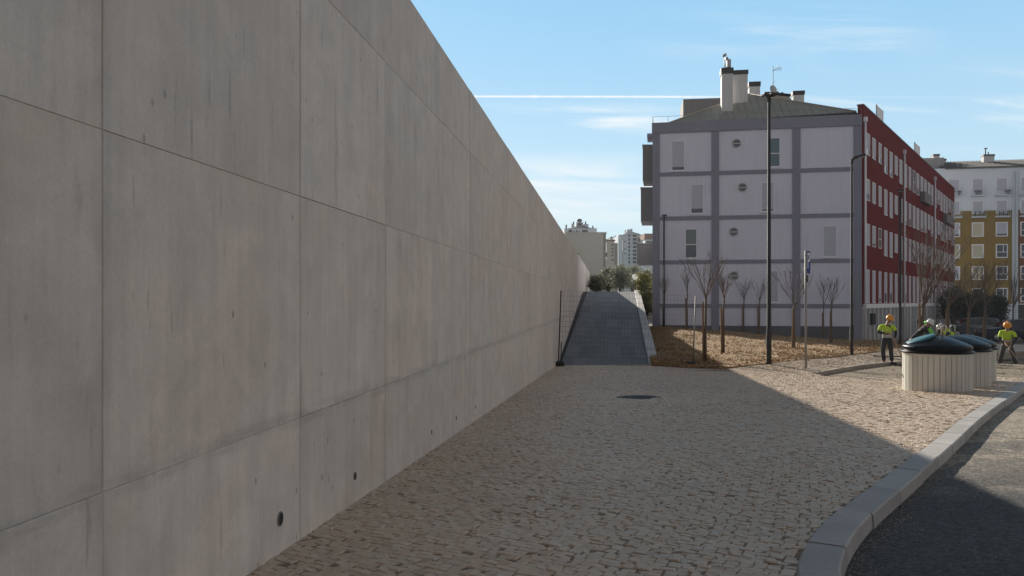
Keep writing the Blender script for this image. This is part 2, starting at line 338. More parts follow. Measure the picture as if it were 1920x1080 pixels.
# ------------------------------------------------------------------ helpers
def P(px, py, Y): return Vector(((px - 960) / F * Y, Y, CZ - (py - HZ) / F * Y))
def plane_z(x, y): return 0.0236 - 0.03984 * y + 0.012 * x
def ground_hit(px, py):
    k = (px - 960) / F; m = (py - HZ) / F
    y = (CZ - 0.0236) / (m - 0.03984 + 0.012 * k)
    return Vector((k * y, y, plane_z(k * y, y)))
class MB:
    def __init__(s): s.v = []; s.f = []; s.mi = []; s.sm = []; s.T = Matrix.Identity(4); s.m = 0
    def add(s, vs, fs, smooth=False):
        o = len(s.v); T = s.T
        s.v += [tuple(T @ Vector(v)) for v in vs]
        for f in fs: s.f.append(tuple(i + o for i in f)); s.mi.append(s.m); s.sm.append(smooth)
        return s
    def box(s, x0, x1, y0, y1, z0, z1, b=0.0):
        if b <= 0:
            vs = [(x, y, z) for z in (z0, z1) for y in (y0, y1) for x in (x0, x1)]
            return s.add(vs, [(0, 2, 3, 1), (4, 5, 7, 6), (0, 1, 5, 4), (2, 6, 7, 3), (0, 4, 6, 2), (1, 3, 7, 5)])
        bm = bmesh.new(); bmesh.ops.create_cube(bm, size=1)
        for v in bm.verts: v.co = Vector(((x0 + x1) / 2 + v.co.x * (x1 - x0), (y0 + y1) / 2 + v.co.y * (y1 - y0), (z0 + z1) / 2 + v.co.z * (z1 - z0)))
        bmesh.ops.bevel(bm, geom=bm.edges[:], offset=b, segments=2, affect='EDGES', profile=0.5)
        s.bm(bm); bm.free(); return s
    def bm(s, bm, smooth=False):
        bm.verts.index_update()
        return s.add([tuple(v.co) for v in bm.verts], [tuple(v.index for v in f.verts) for f in bm.faces], smooth)
    def tube(s, pts, rad, n=8, caps=True, smooth=True):
        pts = [Vector(p) for p in pts]
        if not isinstance(rad, (list, tuple)): rad = [rad] * len(pts)
        vs = []; fs = []; ref = None
        for i, p in enumerate(pts):
            d = (pts[min(i + 1, len(pts) - 1)] - pts[max(i - 1, 0)])
            d = d.normalized() if d.length > 1e-9 else Vector((0, 0, 1))
            if ref is None: ref = Vector((1, 0, 0)) if abs(d.x) < 0.8 else Vector((0, 1, 0))
            a = d.cross(ref).normalized(); b = d.cross(a).normalized(); ref = b.cross(d) if False else ref
            for k in range(n):
                t = 2 * math.pi * k / n
                vs.append(tuple(p + (a * math.cos(t) + b * math.sin(t)) * rad[i]))
        for i in range(len(pts) - 1):
            for k in range(n):
                fs.append((i * n + k, i * n + (k + 1) % n, (i + 1) * n + (k + 1) % n, (i + 1) * n + k))
        s.add(vs, fs, smooth)
        if caps:
            s.add(vs[:n], [tuple(range(n))[::-1]]); s.add(vs[-n:], [tuple(range(n))])
        return s
    def lathe(s, prof, n=32, c=(0, 0, 0), smooth=True):
        vs = []; fs = []
        for r, z in prof:
            for k in range(n):
                t = 2 * math.pi * k / n
                vs.append((c[0] + r * math.cos(t), c[1] + r * math.sin(t), c[2] + z))
        for i in range(len(prof) - 1):
            for k in range(n):
                fs.append((i * n + k, i * n + (k + 1) % n, (i + 1) * n + (k + 1) % n, (i + 1) * n + k))
        s.add(vs, fs, smooth)
        if prof[0][0] > 1e-4: s.add(vs[:n], [tuple(range(n))[::-1]])
        if prof[-1][0] > 1e-4: s.add(vs[-n:], [tuple(range(n))])
        return s
    def ell(s, c, r, n=14, m=9):
        prof = []; vs = []; fs = []
        for i in range(m + 1):
            a = -math.pi / 2 + math.pi * i / m
            for k in range(n):
                t = 2 * math.pi * k / n
                vs.append((c[0] + r[0] * math.cos(a) * math.cos(t), c[1] + r[1] * math.cos(a) * math.sin(t), c[2] + r[2] * math.sin(a)))
        for i in range(m):
            for k in range(n): fs.append((i * n + k, i * n + (k + 1) % n, (i + 1) * n + (k + 1) % n, (i + 1) * n + k))
        return s.add(vs, fs, True)
    def prism(s, poly, z0, z1):
        n = len(poly); vs = [(p[0], p[1], z0) for p in poly] + [(p[0], p[1], z1) for p in poly]
        return s.add(vs, [tuple(range(n))[::-1], tuple(range(n, 2 * n))] + [(i, (i + 1) % n, n + (i + 1) % n, n + i) for i in range(n)])
    def build(s, name, mats, parent=None, world=True, fix=True):
        me = bpy.data.meshes.new(name)
        off = OFF.get(parent.name, Vector()) if (parent is not None and world) else Vector()
        me.from_pydata([(v[0] - off[0], v[1] - off[1], v[2] - off[2]) for v in s.v], [], s.f)
        if not isinstance(mats, (list, tuple)): mats = [mats]
        for m in mats: me.materials.append(MATS[m])
        me.polygons.foreach_set('material_index', s.mi); me.polygons.foreach_set('use_smooth', s.sm)
        if fix:
            bm = bmesh.new(); bm.from_mesh(me); bmesh.ops.remove_doubles(bm, verts=bm.verts, dist=1e-5)
            bmesh.ops.recalc_face_normals(bm, faces=bm.faces); bm.to_mesh(me); bm.free()
        me.update()
        o = bpy.data.objects.new(name, me); COL.objects.link(o)
        if parent is not None: o.parent = parent; OFF[o.name] = off
        return o
OFF = {}
def tag(o, label=None, cat=None, group=None, kind=None):
    for k, v in (('label', label), ('category', cat), ('group', group), ('kind', kind)):
        if v: o[k] = v
    return o
def thing(name, label, cat, loc=(0, 0, 0), rz=0.0, group=None):
    o = bpy.data.objects.new(name, None); COL.objects.link(o); o.location = loc; o.rotation_euler = (0, 0, rz)
    o.empty_display_size = 0.2; OFF[o.name] = Vector(loc)
    return tag(o, label, cat, group, 'thing')
def structure(o): o['kind'] = 'structure'; return o
def copy_thing(o, loc, rz, label, name=None):
    c = o.copy(); COL.objects.link(c); c.location = loc; c.rotation_euler = (0, 0, rz); c['label'] = label
    for ch in o.children:
        d = ch.copy(); COL.objects.link(d); d.parent = c
        for g in ch.children:
            e = g.copy(); COL.objects.link(e); e.parent = d
    return c
def inside(xy, poly):
    x, y = xy[:, 0], xy[:, 1]; r = np.zeros(len(xy), bool); n = len(poly); j = n - 1
    for i in range(n):
        xi, yi = poly[i][:2]; xj, yj = poly[j][:2]
        if yi != yj:
            c = ((yi > y) != (yj > y)) & (x < (xj - xi) * (y - yi) / (yj - yi) + xi); r ^= c
        j = i
    return r

# ------------------------------------------------------------------ ground heights
WA = math.atan(0.12)                      # the wall runs a little to the right of the view
def wall_x(y): return -1.97 + 0.12 * y
CTRL = [(6.9, 26.5, 0), (9.04, 24.0, 0), (8.5, 26.5, .16), (10.1, 27.5, .25), (12.74, 30, .31), (14.8, 32, .38), (12.8, 27.8, .10), (10.9, 26.0, .05),
        (2, 27, 0), (2, 31, 0), (5.4, 29.6, 0), (5, 22, 0), (9, 19, 0), (12, 21, 0), (17.5, 35, .5), (15, 29.5, .12)]
_c = np.array(CTRL); _d = np.sqrt(((_c[:, None, :2] - _c[None, :, :2]) ** 2).sum(2) + 0.6)
_w = np.linalg.solve(_d, _c[:, 2])
def lift(x, y):
    if y < 23.5: return 0.0
    return max(0.0, float((_w * np.sqrt((_c[:, 0] - x) ** 2 + (_c[:, 1] - y) ** 2 + 0.6)).sum())) * min(1, (y - 23.5) / 1.0)
def gz(x, y): return plane_z(x, y) + lift(x, y)
def base_z(x, y): return plane_z(max(-8, min(30, x)), max(-30, min(50, y))) - 0.16

# one sheet of ground to the horizon
g = MB(); xs = [-660, -300, -80, -30, -10, 0, 10, 20, 30, 60, 120, 300, 660]; ys = [-60, -30, -10, 0, 10, 20, 30, 40, 50, 60, 80, 120, 200, 400, 660]
vs = [(x, y, base_z(x, y)) for y in ys for x in xs]; nx = len(xs)
g.add(vs, [(j * nx + i, j * nx + i + 1, (j + 1) * nx + i + 1, (j + 1) * nx + i) for j in range(len(ys) - 1) for i in range(nx - 1)])
structure(g.build('ground', 'far_ground'))

# ------------------------------------------------------------------ kerb line (inner edge) and pavement outline
KPX = [(1487, 1080), (1507, 1027), (1533, 993), (1564, 964), (1592, 941), (1622, 920), (1667, 887), (1716, 853), (1756, 822), (1800, 787), (1844, 758), (1920, 713)]
K = [ground_hit(*p).to_2d() for p in KPX]
K = [K[0] + Vector((-0.75, -3.2)), K[0] + Vector((-0.3, -1.4))] + K
e = (K[-1] - K[-4]).normalized()
K += [K[-1] + e * 3, K[-1] + e * 8, K[-1] + e * 16]
# resample along the line
def resample(pts, step):
    out = [pts[0].copy()]; acc = 0.0
    for a, b in zip(pts, pts[1:]):
        n = max(1, int((b - a).length / step))
        for i in range(1, n + 1): out.append(a.lerp(b, i / n))
    return out
def smooth2(pts, it=2):
    for _ in range(it):
        q = [pts[0]]
        for a, b in zip(pts, pts[1:]): q += [a.lerp(b, .25), a.lerp(b, .75)]
        pts = q + [pts[-1]]
    return pts
KS = smooth2(K, 2)
def offset(pts, d):
    out = []
    for i, p in enumerate(pts):
        t = (pts[min(i + 1, len(pts) - 1)] - pts[max(i - 1, 0)]).normalized()
        out.append(p + Vector((t.y, -t.x)) * d)
    return out
def kerb_mesh(mb, line, width, top, drop, seg=1.0, zf=plane_z, off0=0.0):
    ln = []; s = 0.0
    for i, p in enumerate(line):
        if i: s += (p - line[i - 1]).length
        ln.append(s)
    def at(d):
        d = max(0, min(ln[-1], d))
        for i in range(len(line) - 1):
            if ln[i + 1] >= d:
                f = (d - ln[i]) / max(1e-9, ln[i + 1] - ln[i]); t = (line[i + 1] - line[i]).normalized()
                return line[i].lerp(line[i + 1], f), t
        return line[-1], (line[-1] - line[-2]).normalized()
    d = 0.0
    while d < ln[-1] - 0.05:
        L_ = seg * random.uniform(0.92, 1.06); e0 = d + 0.004; e1 = min(d + L_ - 0.004, ln[-1]); m = 4
        jit = random.uniform(-0.004, 0.004); jw = random.uniform(-0.006, 0.006); b = 0.014
        prof = [(off0 + jw, -drop), (off0 + jw, top - b + jit), (off0 + b + jw, top + jit), (off0 + width - b + jw, top + jit), (off0 + width + jw, top - b + jit), (off0 + width + 0.012 + jw, -drop)]
        vs = []
        for i in range(m + 1):
            p, t = at(e0 + (e1 - e0) * i / m); nrm = Vector((t.y, -t.x)); z = zf(p.x, p.y)
            for a, h in prof: vs.append((p.x + nrm.x * a, p.y + nrm.y * a, z + h))
        k = len(prof)
        fs = [(i * k + j, i * k + j + 1, (i + 1) * k + j + 1, (i + 1) * k + j) for i in range(m) for j in range(k - 1)]
        fs += [tuple(range(k))[::-1], tuple(m * k + j for j in range(k))]
        mb.add(vs, fs); d += L_
kb = MB(); kerb_mesh(kb, KS, 0.225, 0.012, 0.16, 1.05)
structure(kb.build('kerb', 'kerb_granite'))
# the far kerb of the unfinished bay
K2 = [ground_hit(1522, 698.5).to_2d(), Vector((9.95, 25.0)), Vector((11.1, 26.25)), Vector((12.6, 27.6)), Vector((13.6, 28.4)), Vector((16.5, 30.0)), Vector((20, 31.2))]
k2 = MB(); kerb_mesh(k2, smooth2(K2, 1), 0.16, 0.014, 0.22, 1.0, gz)
o = k2.build('kerb', 'kerb_tan'); structure(o)

GE = [P(1222, 686, 29.6), P(1300, 691, 27.2), P(1352, 690, 26.5), P(1440, 682, 26.5), P(1511, 674, 27.5), P(1597, 665, 30), P(1655, 658, 32), P(1700, 652, 34.5)]
BAY = [ground_hit(1545, 706).to_2d(), ground_hit(1690, 707).to_2d(), ground_hit(1760, 706).to_2d(), ground_hit(1850, 707).to_2d(), ground_hit(1925, 709).to_2d(), Vector((19, 25)), Vector((20, 31.2)), Vector((16.5, 30)), Vector((13.6, 28.4)), Vector((12.6, 27.6)), Vector((11.1, 26.25)), Vector((9.95, 25.0)), K2[0]]
PAVE = [(wall_x(-4) - .08, -4)] + [(wall_x(y) - .08, y) for y in (0, 10, 20, 31)] + [(5.7, 30.4), (GE[0].x, GE[0].y)] + [(p.x, p.y) for p in GE[1:]] + [(22, 36), (24, 33), (20, 31.2), (16.5, 30), (13.6, 28.4), (12.6, 27.6), (11.1, 26.25), (9.95, 25.0), tuple(K2[0])] + [tuple(p) for p in BAY[:5]] + [tuple(p) for p in KS[::-1]]
# bed and setts in one pavement object
pv = MB()
def sheet(poly, step, zf, mb):
    a = np.array([p[:2] for p in poly]); x0, y0 = a.min(0); x1, y1 = a.max(0)
    bm = bmesh.new(); vv = [bm.verts.new((p[0], p[1], 0)) for p in poly]; f = bm.faces.new(vv)
    for ax, lo, hi in ((0, x0, x1), (1, y0, y1)):
        q = lo + step
        while q < hi:
            co = Vector((q, 0, 0)) if ax == 0 else Vector((0, q, 0)); no = Vector((1, 0, 0)) if ax == 0 else Vector((0, 1, 0))
            bmesh.ops.bisect_plane(bm, geom=bm.verts[:] + bm.edges[:] + bm.faces[:], plane_co=co, plane_no=no); q += step
    bmesh.ops.triangulate(bm, faces=bm.faces[:])
    for v in bm.verts: v.co.z = zf(v.co.x, v.co.y)
    for f in bm.faces:
        f.normal_update()
        if f.normal.z < 0: f.normal_flip()
    mb.bm(bm); bm.free()
sheet(PAVE, 2.0, lambda x, y: gz(x, y) - 0.0055, pv)
# setts: rows across the pavement, each stone its own little chamfered block
rng = np.random.default_rng(3)
ca, sa = math.cos(-0.55), math.sin(-0.55)
pitch_r, pitch_c = 0.063, 0.077
rows = np.arange(-80, 790); cols = np.arange(-530, 400)
rr, cc = np.meshgrid(rows, cols, indexing='ij')
lx = (cc + 0.5 * (rr % 2) + rng.uniform(-.10, .10, rr.shape) + 0.25 * np.sin(rr * 2.1)[...]) * pitch_c
ly = (rr + rng.uniform(-.08, .08, rr.shape) + 0.35 * np.sin(cc * 0.11 + 1.2) + 0.2 * np.sin(cc * 0.31)) * pitch_r
cx = (lx * ca - ly * sa).ravel(); cy = (lx * sa + ly * ca).ravel()
cen = np.stack([cx, cy], 1)
ok = (cy > 2.6) & inside(cen, PAVE) & (cx > wall_x(cy) - 0.05)
MH = ground_hit(1196, 744.5)
ok &= ((cx - MH.x) ** 2 + (cy - MH.y) ** 2 > 0.44 ** 2)
ok &= (np.abs(cx / np.maximum(cy, 1)) < 0.85)
cen = cen[ok]; n = len(cen)
hx = pitch_c / 2 * rng.uniform(.93, 1.05, n); hy = pitch_r / 2 * rng.uniform(.91, 1.04, n)
base = np.array([plane_z(x, y) + (lift(x, y) if y > 23.5 else 0) for x, y in cen]) + rng.normal(0, .0026, n)
ox = np.array([-1, 1, 1, -1]); oy = np.array([-1, -1, 1, 1])
jx = rng.uniform(-.006, .006, (n, 4)); jy = rng.uniform(-.006, .006, (n, 4))
qx = ox * hx[:, None] + jx; qy = oy * hy[:, None] + jy
tx = rng.normal(0, .07, n); ty = rng.normal(0, .07, n)
def ring(f, dz, tilt):
    a = qx * f; b = qy * f
    wx = a * ca - b * sa + cen[:, :1]; wy = a * sa + b * ca + cen[:, 1:]
    wz = base[:, None] + dz + (a * tx[:, None] + b * ty[:, None]) * tilt
    return np.stack([wx, wy, wz], 2)
top = ring(0.87, 0.0, 1.0); bot = ring(1.03, -0.0085, 0.5)
V3 = np.concatenate([top, bot], 1).reshape(-1, 3)
fl = [(0, 1, 2, 3)] + [(4 + i, 4 + (i + 1) % 4, (i + 1) % 4, i) for i in range(4)]
FA = (np.array(fl)[None] + (np.arange(n) * 8)[:, None, None]).reshape(-1, 4)
nb = len(pv.v)
me = bpy.data.meshes.new('pavement')
me.from_pydata([tuple(v) for v in pv.v] + [tuple(v) for v in V3.tolist()], [], list(pv.f) + [tuple(f) for f in (FA + nb).tolist()])
me.materials.append(MATS['joint_bed']); me.materials.append(MATS['limestone_setts'])
me.polygons.foreach_set('material_index', [0] * len(pv.f) + [1] * len(FA)); me.update()
o = bpy.data.objects.new('pavement', me); COL.objects.link(o); structure(o)

# bare earth in the bay that is still being paved
def bay_z(x, y):
    return plane_z(x, y) - 0.13 + 0.13 * max(0, min(1, (y - 21.5) / 5.5)) - 0.02
by = MB(); sheet(BAY, 0.5, lambda x, y: bay_z(x, y) + 0.03 * mnoise.noise(Vector((x * 2, y * 2, 0))), by)
structure(by.build('earth_bay', 'bare_earth', fix=False))
# road: one sheet from the kerb outwards
ko = offset(KS, 0.21)
RD = [tuple(p) for p in ko] + [(60, 40), (60, -8), (ko[0].x, -8)]
rd = MB(); sheet(RD, 1.5, lambda x, y: plane_z(min(x, 30), y) - 0.105 + 0.012 * mnoise.noise(Vector((x * .8, y * .8, 3))), rd)
structure(rd.build('road', 'worn_asphalt', fix=False))
# far street in front of the coloured buildings
fr = MB(); fr.add([(18, 40.4, base_z(18, 40.4) + .03), (120, 40.4, base_z(120, 40.4) + .03), (120, 104, base_z(120, 104) + .03), (62, 104, base_z(62, 104) + .03), (24, 51, base_z(24, 51) + .03)], [(0, 1, 2, 3, 4)])
structure(fr.build('far_street', 'worn_asphalt'))

# ------------------------------------------------------------------ concrete wall
WT = CZ + 3.0
wr = thing('concrete_wall', 'long tall bare concrete wall cast in panels, running along the cobbled pavement', 'wall', (-1.97, 0, 0), math.pi / 2 - WA)
# local x runs along the wall; the visible face looks to local -y
vj = [-7.4, -5.3, -3.2, -1.05, 1.02, 3.12, 5.12, 7.07, 9.29]
while vj[-1] < 84: vj.append(vj[-1] + 2.14)
vj = [y * 1.0072 for y in vj]
hj = [-4.0, CZ - 0.75, CZ + 0.665, CZ + 2.11, WT]
wp = MB(); c = 0.003
for i in range(len(vj) - 1):
    for j in range(len(hj) - 1):
        jw_ = lambda q: 0.003 if abs(q - 3.142) < .02 else (0.007 if abs(q - 7.121) < .02 else 0.0035)
        gl = jw_(vj[i]); gr = jw_(vj[i + 1])
        x0, x1, z0, z1 = vj[i] + gl, vj[i + 1] - gr, hj[j] + (0.0015 if j else 0), hj[j + 1] - (0.0015 if j < 3 else 0)
        d = random.uniform(-0.004, 0.002)
        t = 0.002 if j in (1, 2, 3) else c
        vs = [(x0, 0.03, z0), (x1, 0.03, z0), (x1, 0.03, z1), (x0, 0.03, z1), (x0, d + c, z0), (x1, d + c, z0), (x1, d + c, z1), (x0, d + c, z1),
              (x0 + c, d, z0 + t), (x1 - c, d, z0 + t), (x1 - c, d, z1 - t), (x0 + c, d, z1 - t)]
        fs = [(8, 9, 10, 11)]
        for k in range(4): n2 = (k + 1) % 4; fs += [(4 + k, 4 + n2, 8 + n2, 8 + k), (k, n2, 4 + n2, 4 + k)]
        wp.add(vs, fs)
wp.build('panel_face', 'cast_concrete', wr, world=False)
wb = MB(); wb.box(vj[0], vj[-1], 0.0065, 0.45, -4.0, WT - 0.002)
wb.build('wall_core', 'cast_concrete', wr, world=False)
# drain holes near the foot
for px, r0 in ((525, .040), (665, .032), (809, .022), (855, .024), (891, .022)):
    y = 1.97 * F / (1140 - px); zz = -0.0384 * y + 0.205
    h = MB(); u = y * 1.0072 + 0.12 * 0
    n = 16; rv = r0 * random.uniform(1.0, 1.25)
    vs = [(u + r0 * math.cos(2 * math.pi * k / n), -0.0055, zz + rv * math.sin(2 * math.pi * k / n)) for k in range(n)]
    vs += [(u + r0 * .82 * math.cos(2 * math.pi * k / n), -0.0065, zz + rv * .82 * math.sin(2 * math.pi * k / n)) for k in range(n)]
    vs += [(v[0], 0.02, v[2]) for v in vs[n:]]
    vs += [(v[0], 0.02, v[2]) for v in vs[:n]]
    h.m = 0; h.add(vs, [(k, (k + 1) % n, n + (k + 1) % n, n + k) for k in range(n)] + [(n + k, n + (k + 1) % n, 2 * n + (k + 1) % n, 2 * n + k) for k in range(n)] + [(k, 3 * n + k, 3 * n + (k + 1) % n, (k + 1) % n) for k in range(n)])
    h.m = 1; h.add([(u + r0 * .82 * math.cos(2 * math.pi * k / n), -0.0045, zz + rv * .82 * math.sin(2 * math.pi * k / n)) for k in range(n)], [tuple(range(n))])
    h.build('drain_hole', ['balcony_render', 'black_rubber'], wr, world=False, fix=False)
# retained ground behind the wall
bf = MB(); z = WT - 0.7
bf.add([(wall_x(-8) - .5, -8, z), (wall_x(84) - .5, 84, z), (wall_x(120) - .5, 120, z), (-120, 120, z - 2), (-120, -8, z - 2), (-60, -8, z)], [(0, 1, 2, 3, 4, 5)])
structure(bf.build('hill_ground', 'terrace_soil'))

# ------------------------------------------------------------------ ramp, terrace, coping
def ramp_z(y): return -1.19 + 0.1057 * (y - 31) if y < 61 else 1.981
rp = MB(); ny = 31
xi = lambda y: 5.31 + (y - 31) / 30 * 4.04
xl = lambda y: wall_x(y) + 0.13 + (y - 31) / 30 * 0.25
vs = []
for i in range(ny + 1):
    y = 31 + 30 * i / ny
    vs += [(xl(y), y, ramp_z(y)), (xi(y), y, ramp_z(y)), (xi(y), y, ramp_z(y) - 0.3), (xl(y), y, ramp_z(y) - 0.3)]
fs = []
for i in range(ny):
    for k in range(4): fs.append((i * 4 + k, i * 4 + (k + 1) % 4, i * 4 + 4 + (k + 1) % 4, i * 4 + 4 + k))
fs += [(0, 1, 2, 3), tuple(ny * 4 + k for k in range(4))]
o = MB().add(vs, fs).build('ramp', 'ramp_slabs', None); structure(o)
# slabs of the first row end unevenly, two of them a little longer
sl = MB()
for k in range(6):
    x0 = xl(31) + (xi(31) - xl(31)) * k / 6; x1 = xl(31) + (xi(31) - xl(31)) * (k + 1) / 6
    if k % 2 == 0: sl.box(x0 + .01, x1 - .01, 30.72, 31.0, -1.40, -1.186, 0.01)
structure(sl.build('ramp_edge', 'ramp_slabs'))
cp = thing('stone_kerb_wall', 'pale stone coping wall along the right edge of the dark ramp', 'low wall', (5.5, 31, -1.2))
c1 = MB(); d = 30.6
while d < 61.5:
    d1 = min(d + 1.15, 61.6); zz = lambda y: -1.19 + 0.1057 * (y - 31) + 0.07
    ww = 0.40
    a, b = d + 0.006, d1 - 0.006
    vs = [(xi(y) + q, y, zz(y) + h) for y in (a, b) for q, h in ((0, -.15), (0, -.012), (.012, 0), (ww - .012, 0), (ww, -.012), (ww, -.15))]
    c1.add(vs, [tuple(range(6))[::-1], tuple(range(6, 12))] + [(k, (k + 1) % 6, 6 + (k + 1) % 6, 6 + k) for k in range(6)]); d = d1
c1.build('coping', 'coping_stone', cp)
c2 = MB()
vs = [(xi(y) + q, y, h) for y in (30.6, 61.6) for q, h in ((.03, -1.19 + 0.1057 * (y - 31) - .08), (.36, -1.19 + 0.1057 * (y - 31) - .08), (.36, -2.6), (.03, -2.6))]
c2.add(vs, [(0, 1, 2, 3), (7, 6, 5, 4)] + [(k, (k + 1) % 4, 4 + (k + 1) % 4, 4 + k) for k in range(4)]).build('wall_body', 'shade_grey', cp)
tr = MB(); tr.prism([(wall_x(61) + .1, 61.003), (9.78, 61.003), (12.5, 120), (40, 170), (-20, 170), (wall_x(120), 120)], -3, 1.976)
structure(tr.build('terrace', 'terrace_soil'))
# gutter strip between ramp and wall
gt = MB(); gt.add([(wall_x(y) + q, y, ramp_z(y) - .1) for y in (30.7, 61) for q in (-.02, .5)], [(0, 1, 3, 2)])
structure(gt.build('gutter', 'joint_dark'))

# ------------------------------------------------------------------ dry grass bank
BK = [P(1205, 612, 60), P(1237, 612.5, 54.0), P(1330, 619, 53.4), P(1430, 628, 52.8), P(1530, 635, 52.2), P(1612, 641, 51.5), P(1660, 640, 54)]
def poly_at(pl, t):
    t = t * (len(pl) - 1); i = min(int(t), len(pl) - 2); return pl[i].lerp(pl[i + 1], t - i)
FRONT = [GE[0]] + [GE[0].lerp(GE[1], .6)] + GE[1:]
nu, nv = 70, 44; bank = []
for j in range(nv + 1):
    for i in range(nu + 1):
        u = i / nu; v = j / nv
        a = poly_at(FRONT, u); b = poly_at(BK, u); p = a.lerp(b, v)
        h = 0.05 * math.sin(math.pi * v) * 2 + 0.07 * mnoise.noise(Vector((p.x * .7, p.y * .5, 0))) * math.sin(math.pi * min(1, v * 6) / 2)
        bank.append(Vector((p.x, p.y, p.z + h + (0.02 if j == 0 else 0.03))))
# skirt below the front edge
bkm = MB(); w1 = nu + 1
bkm.add([tuple(p) for p in bank], [(j * w1 + i, j * w1 + i + 1, (j + 1) * w1 + i + 1, (j + 1) * w1 + i) for j in range(nv) for i in range(nu)], True)
bkm.add([tuple(bank[i]) for i in range(w1)] + [(bank[i].x, bank[i].y, bank[i].z - .3) for i in range(w1)], [(i, i + 1, w1 + i + 1, w1 + i) for i in range(nu)])
structure(bkm.build('grass_bank', 'dry_grass_soil', fix=False))
_bn = np.array([tuple(p) for p in bank])
def bank_at(px, py):
    """point of the bank seen at a pixel"""
    sx = 960 + F * _bn[:, 0] / _bn[:, 1]; sy = HZ - F * (_bn[:, 2] - CZ) / _bn[:, 1]
    i = int(np.argmin((sx - px) ** 2 + ((sy - py) * 2) ** 2)); Y = _bn[i, 1]
    return P(px, py, Y)
lt = MB(); r2 = random.Random(5)
def rpt(u, v):
    i = min(int(u * nu), nu - 1); j = min(int(v * nv), nv - 1); fu, fv = u * nu - i, v * nv - j
    a = bank[j * w1 + i].lerp(bank[j * w1 + i + 1], fu); b = bank[(j + 1) * w1 + i].lerp(bank[(j + 1) * w1 + i + 1], fu)
    return a.lerp(b, fv)
vsl = []; fsl = []
for _ in range(15000):
    p = rpt(r2.random(), r2.random() ** 1.5); q = r2.random()
    if mnoise.noise(Vector((p.x * .9, p.y * .6, 7))) < -0.25 and q < .6: continue
    s = r2.uniform(.03, .085); a = r2.uniform(0, 6.28); t = r2.uniform(-.9, .9); c_, s_ = math.cos(a), math.sin(a)
    up = Vector((math.sin(t) * c_, math.sin(t) * s_, math.cos(t))); e1 = Vector((-s_, c_, 0)); e2 = up.cross(e1)
    b = p + Vector((0, 0, .012)); k = len(vsl)
    vsl += [tuple(b - e1 * s * .5), tuple(b + e2 * s * .45 + up * .01), tuple(b + e1 * s * .6), tuple(b - e2 * s * .45)]; fsl.append((k, k + 1, k + 2, k + 3))
for _ in range(5000):     # blades in small tufts
    p = rpt(r2.random(), r2.random() ** 1.3)
    if mnoise.noise(Vector((p.x * .8, p.y * .5, 21))) < 0.05: continue
    for _q in range(3):
        k = len(vsl); a = r2.uniform(0, 6.28); h = r2.uniform(.05, .16); dx, dy = .012 * math.cos(a), .012 * math.sin(a)
        lean = Vector((r2.uniform(-.06, .06), r2.uniform(-.06, .06), h)); b = p + Vector((r2.uniform(-.06, .06), r2.uniform(-.06, .06), 0))
        vsl += [(b.x - dx, b.y - dy, b.z), (b.x + dx, b.y + dy, b.z), tuple(b + lean)]; fsl.append((k, k + 1, k + 2))
lt.add(vsl, fsl); o = lt.build('leaf_litter', 'dry_leaves', fix=False)
tag(o, 'brown fallen leaves and dry tufts scattered over the grass bank', 'leaf litter', kind='stuff')

# loose grit in the gutter, crumbs of soil and stone chips: uncountable
gr = MB(); r3 = random.Random(9); vsl = []; fsl = []
def chip(p, s):
    k = len(vsl); a = r3.uniform(0, 6.28)
    for q in range(3): vsl.append((p[0] + s * math.cos(a + q * 2.1) * r3.uniform(.6, 1.2), p[1] + s * math.sin(a + q * 2.1) * r3.uniform(.6, 1.2), p[2] - .003))
    vsl.append((p[0] + s * .2, p[1], p[2] + s * r3.uniform(.5, 1.0)))
    fsl.extend([(k, k + 1, k + 3), (k + 1, k + 2, k + 3), (k + 2, k, k + 3)])
rz_ = lambda x, y: plane_z(min(x, 30), y) - 0.105 + 0.012 * mnoise.noise(Vector((x * .8, y * .8, 3)))
for _ in range(2600):
    i = r3.randint(0, len(ko) - 2); p = ko[i].lerp(ko[i + 1], r3.random()); t_ = (ko[i + 1] - ko[i]).normalized(); d = abs(r3.gauss(0, .10)) + .03 if r3.random() < .75 else r3.uniform(0, 3.5)
    x, y = p.x + t_.y * d, p.y - t_.x * d; chip((x, y, rz_(x, y)), r3.uniform(.004, .012))
for _ in range(1500):
    x = r3.uniform(9, 19); y = r3.uniform(20.5, 30)
    if inside(np.array([[x, y]]), BAY)[0]: chip((x, y, bay_z(x, y) + .02), r3.uniform(.008, .035))
for _ in range(500):
    y = r3.uniform(4, 26); x = wall_x(y) + (r3.uniform(.05, 9) if r3.random() < .5 else abs(r3.gauss(0, .12)) + .05)
    chip((x, y, plane_z(x, y) + .002), r3.uniform(.003, .009))
gr.add(vsl, fsl); o = gr.build('grit', 'grit', fix=False); tag(o, 'loose grit and stone chips along the kerb gutter and in the bare bay', 'grit', kind='stuff')
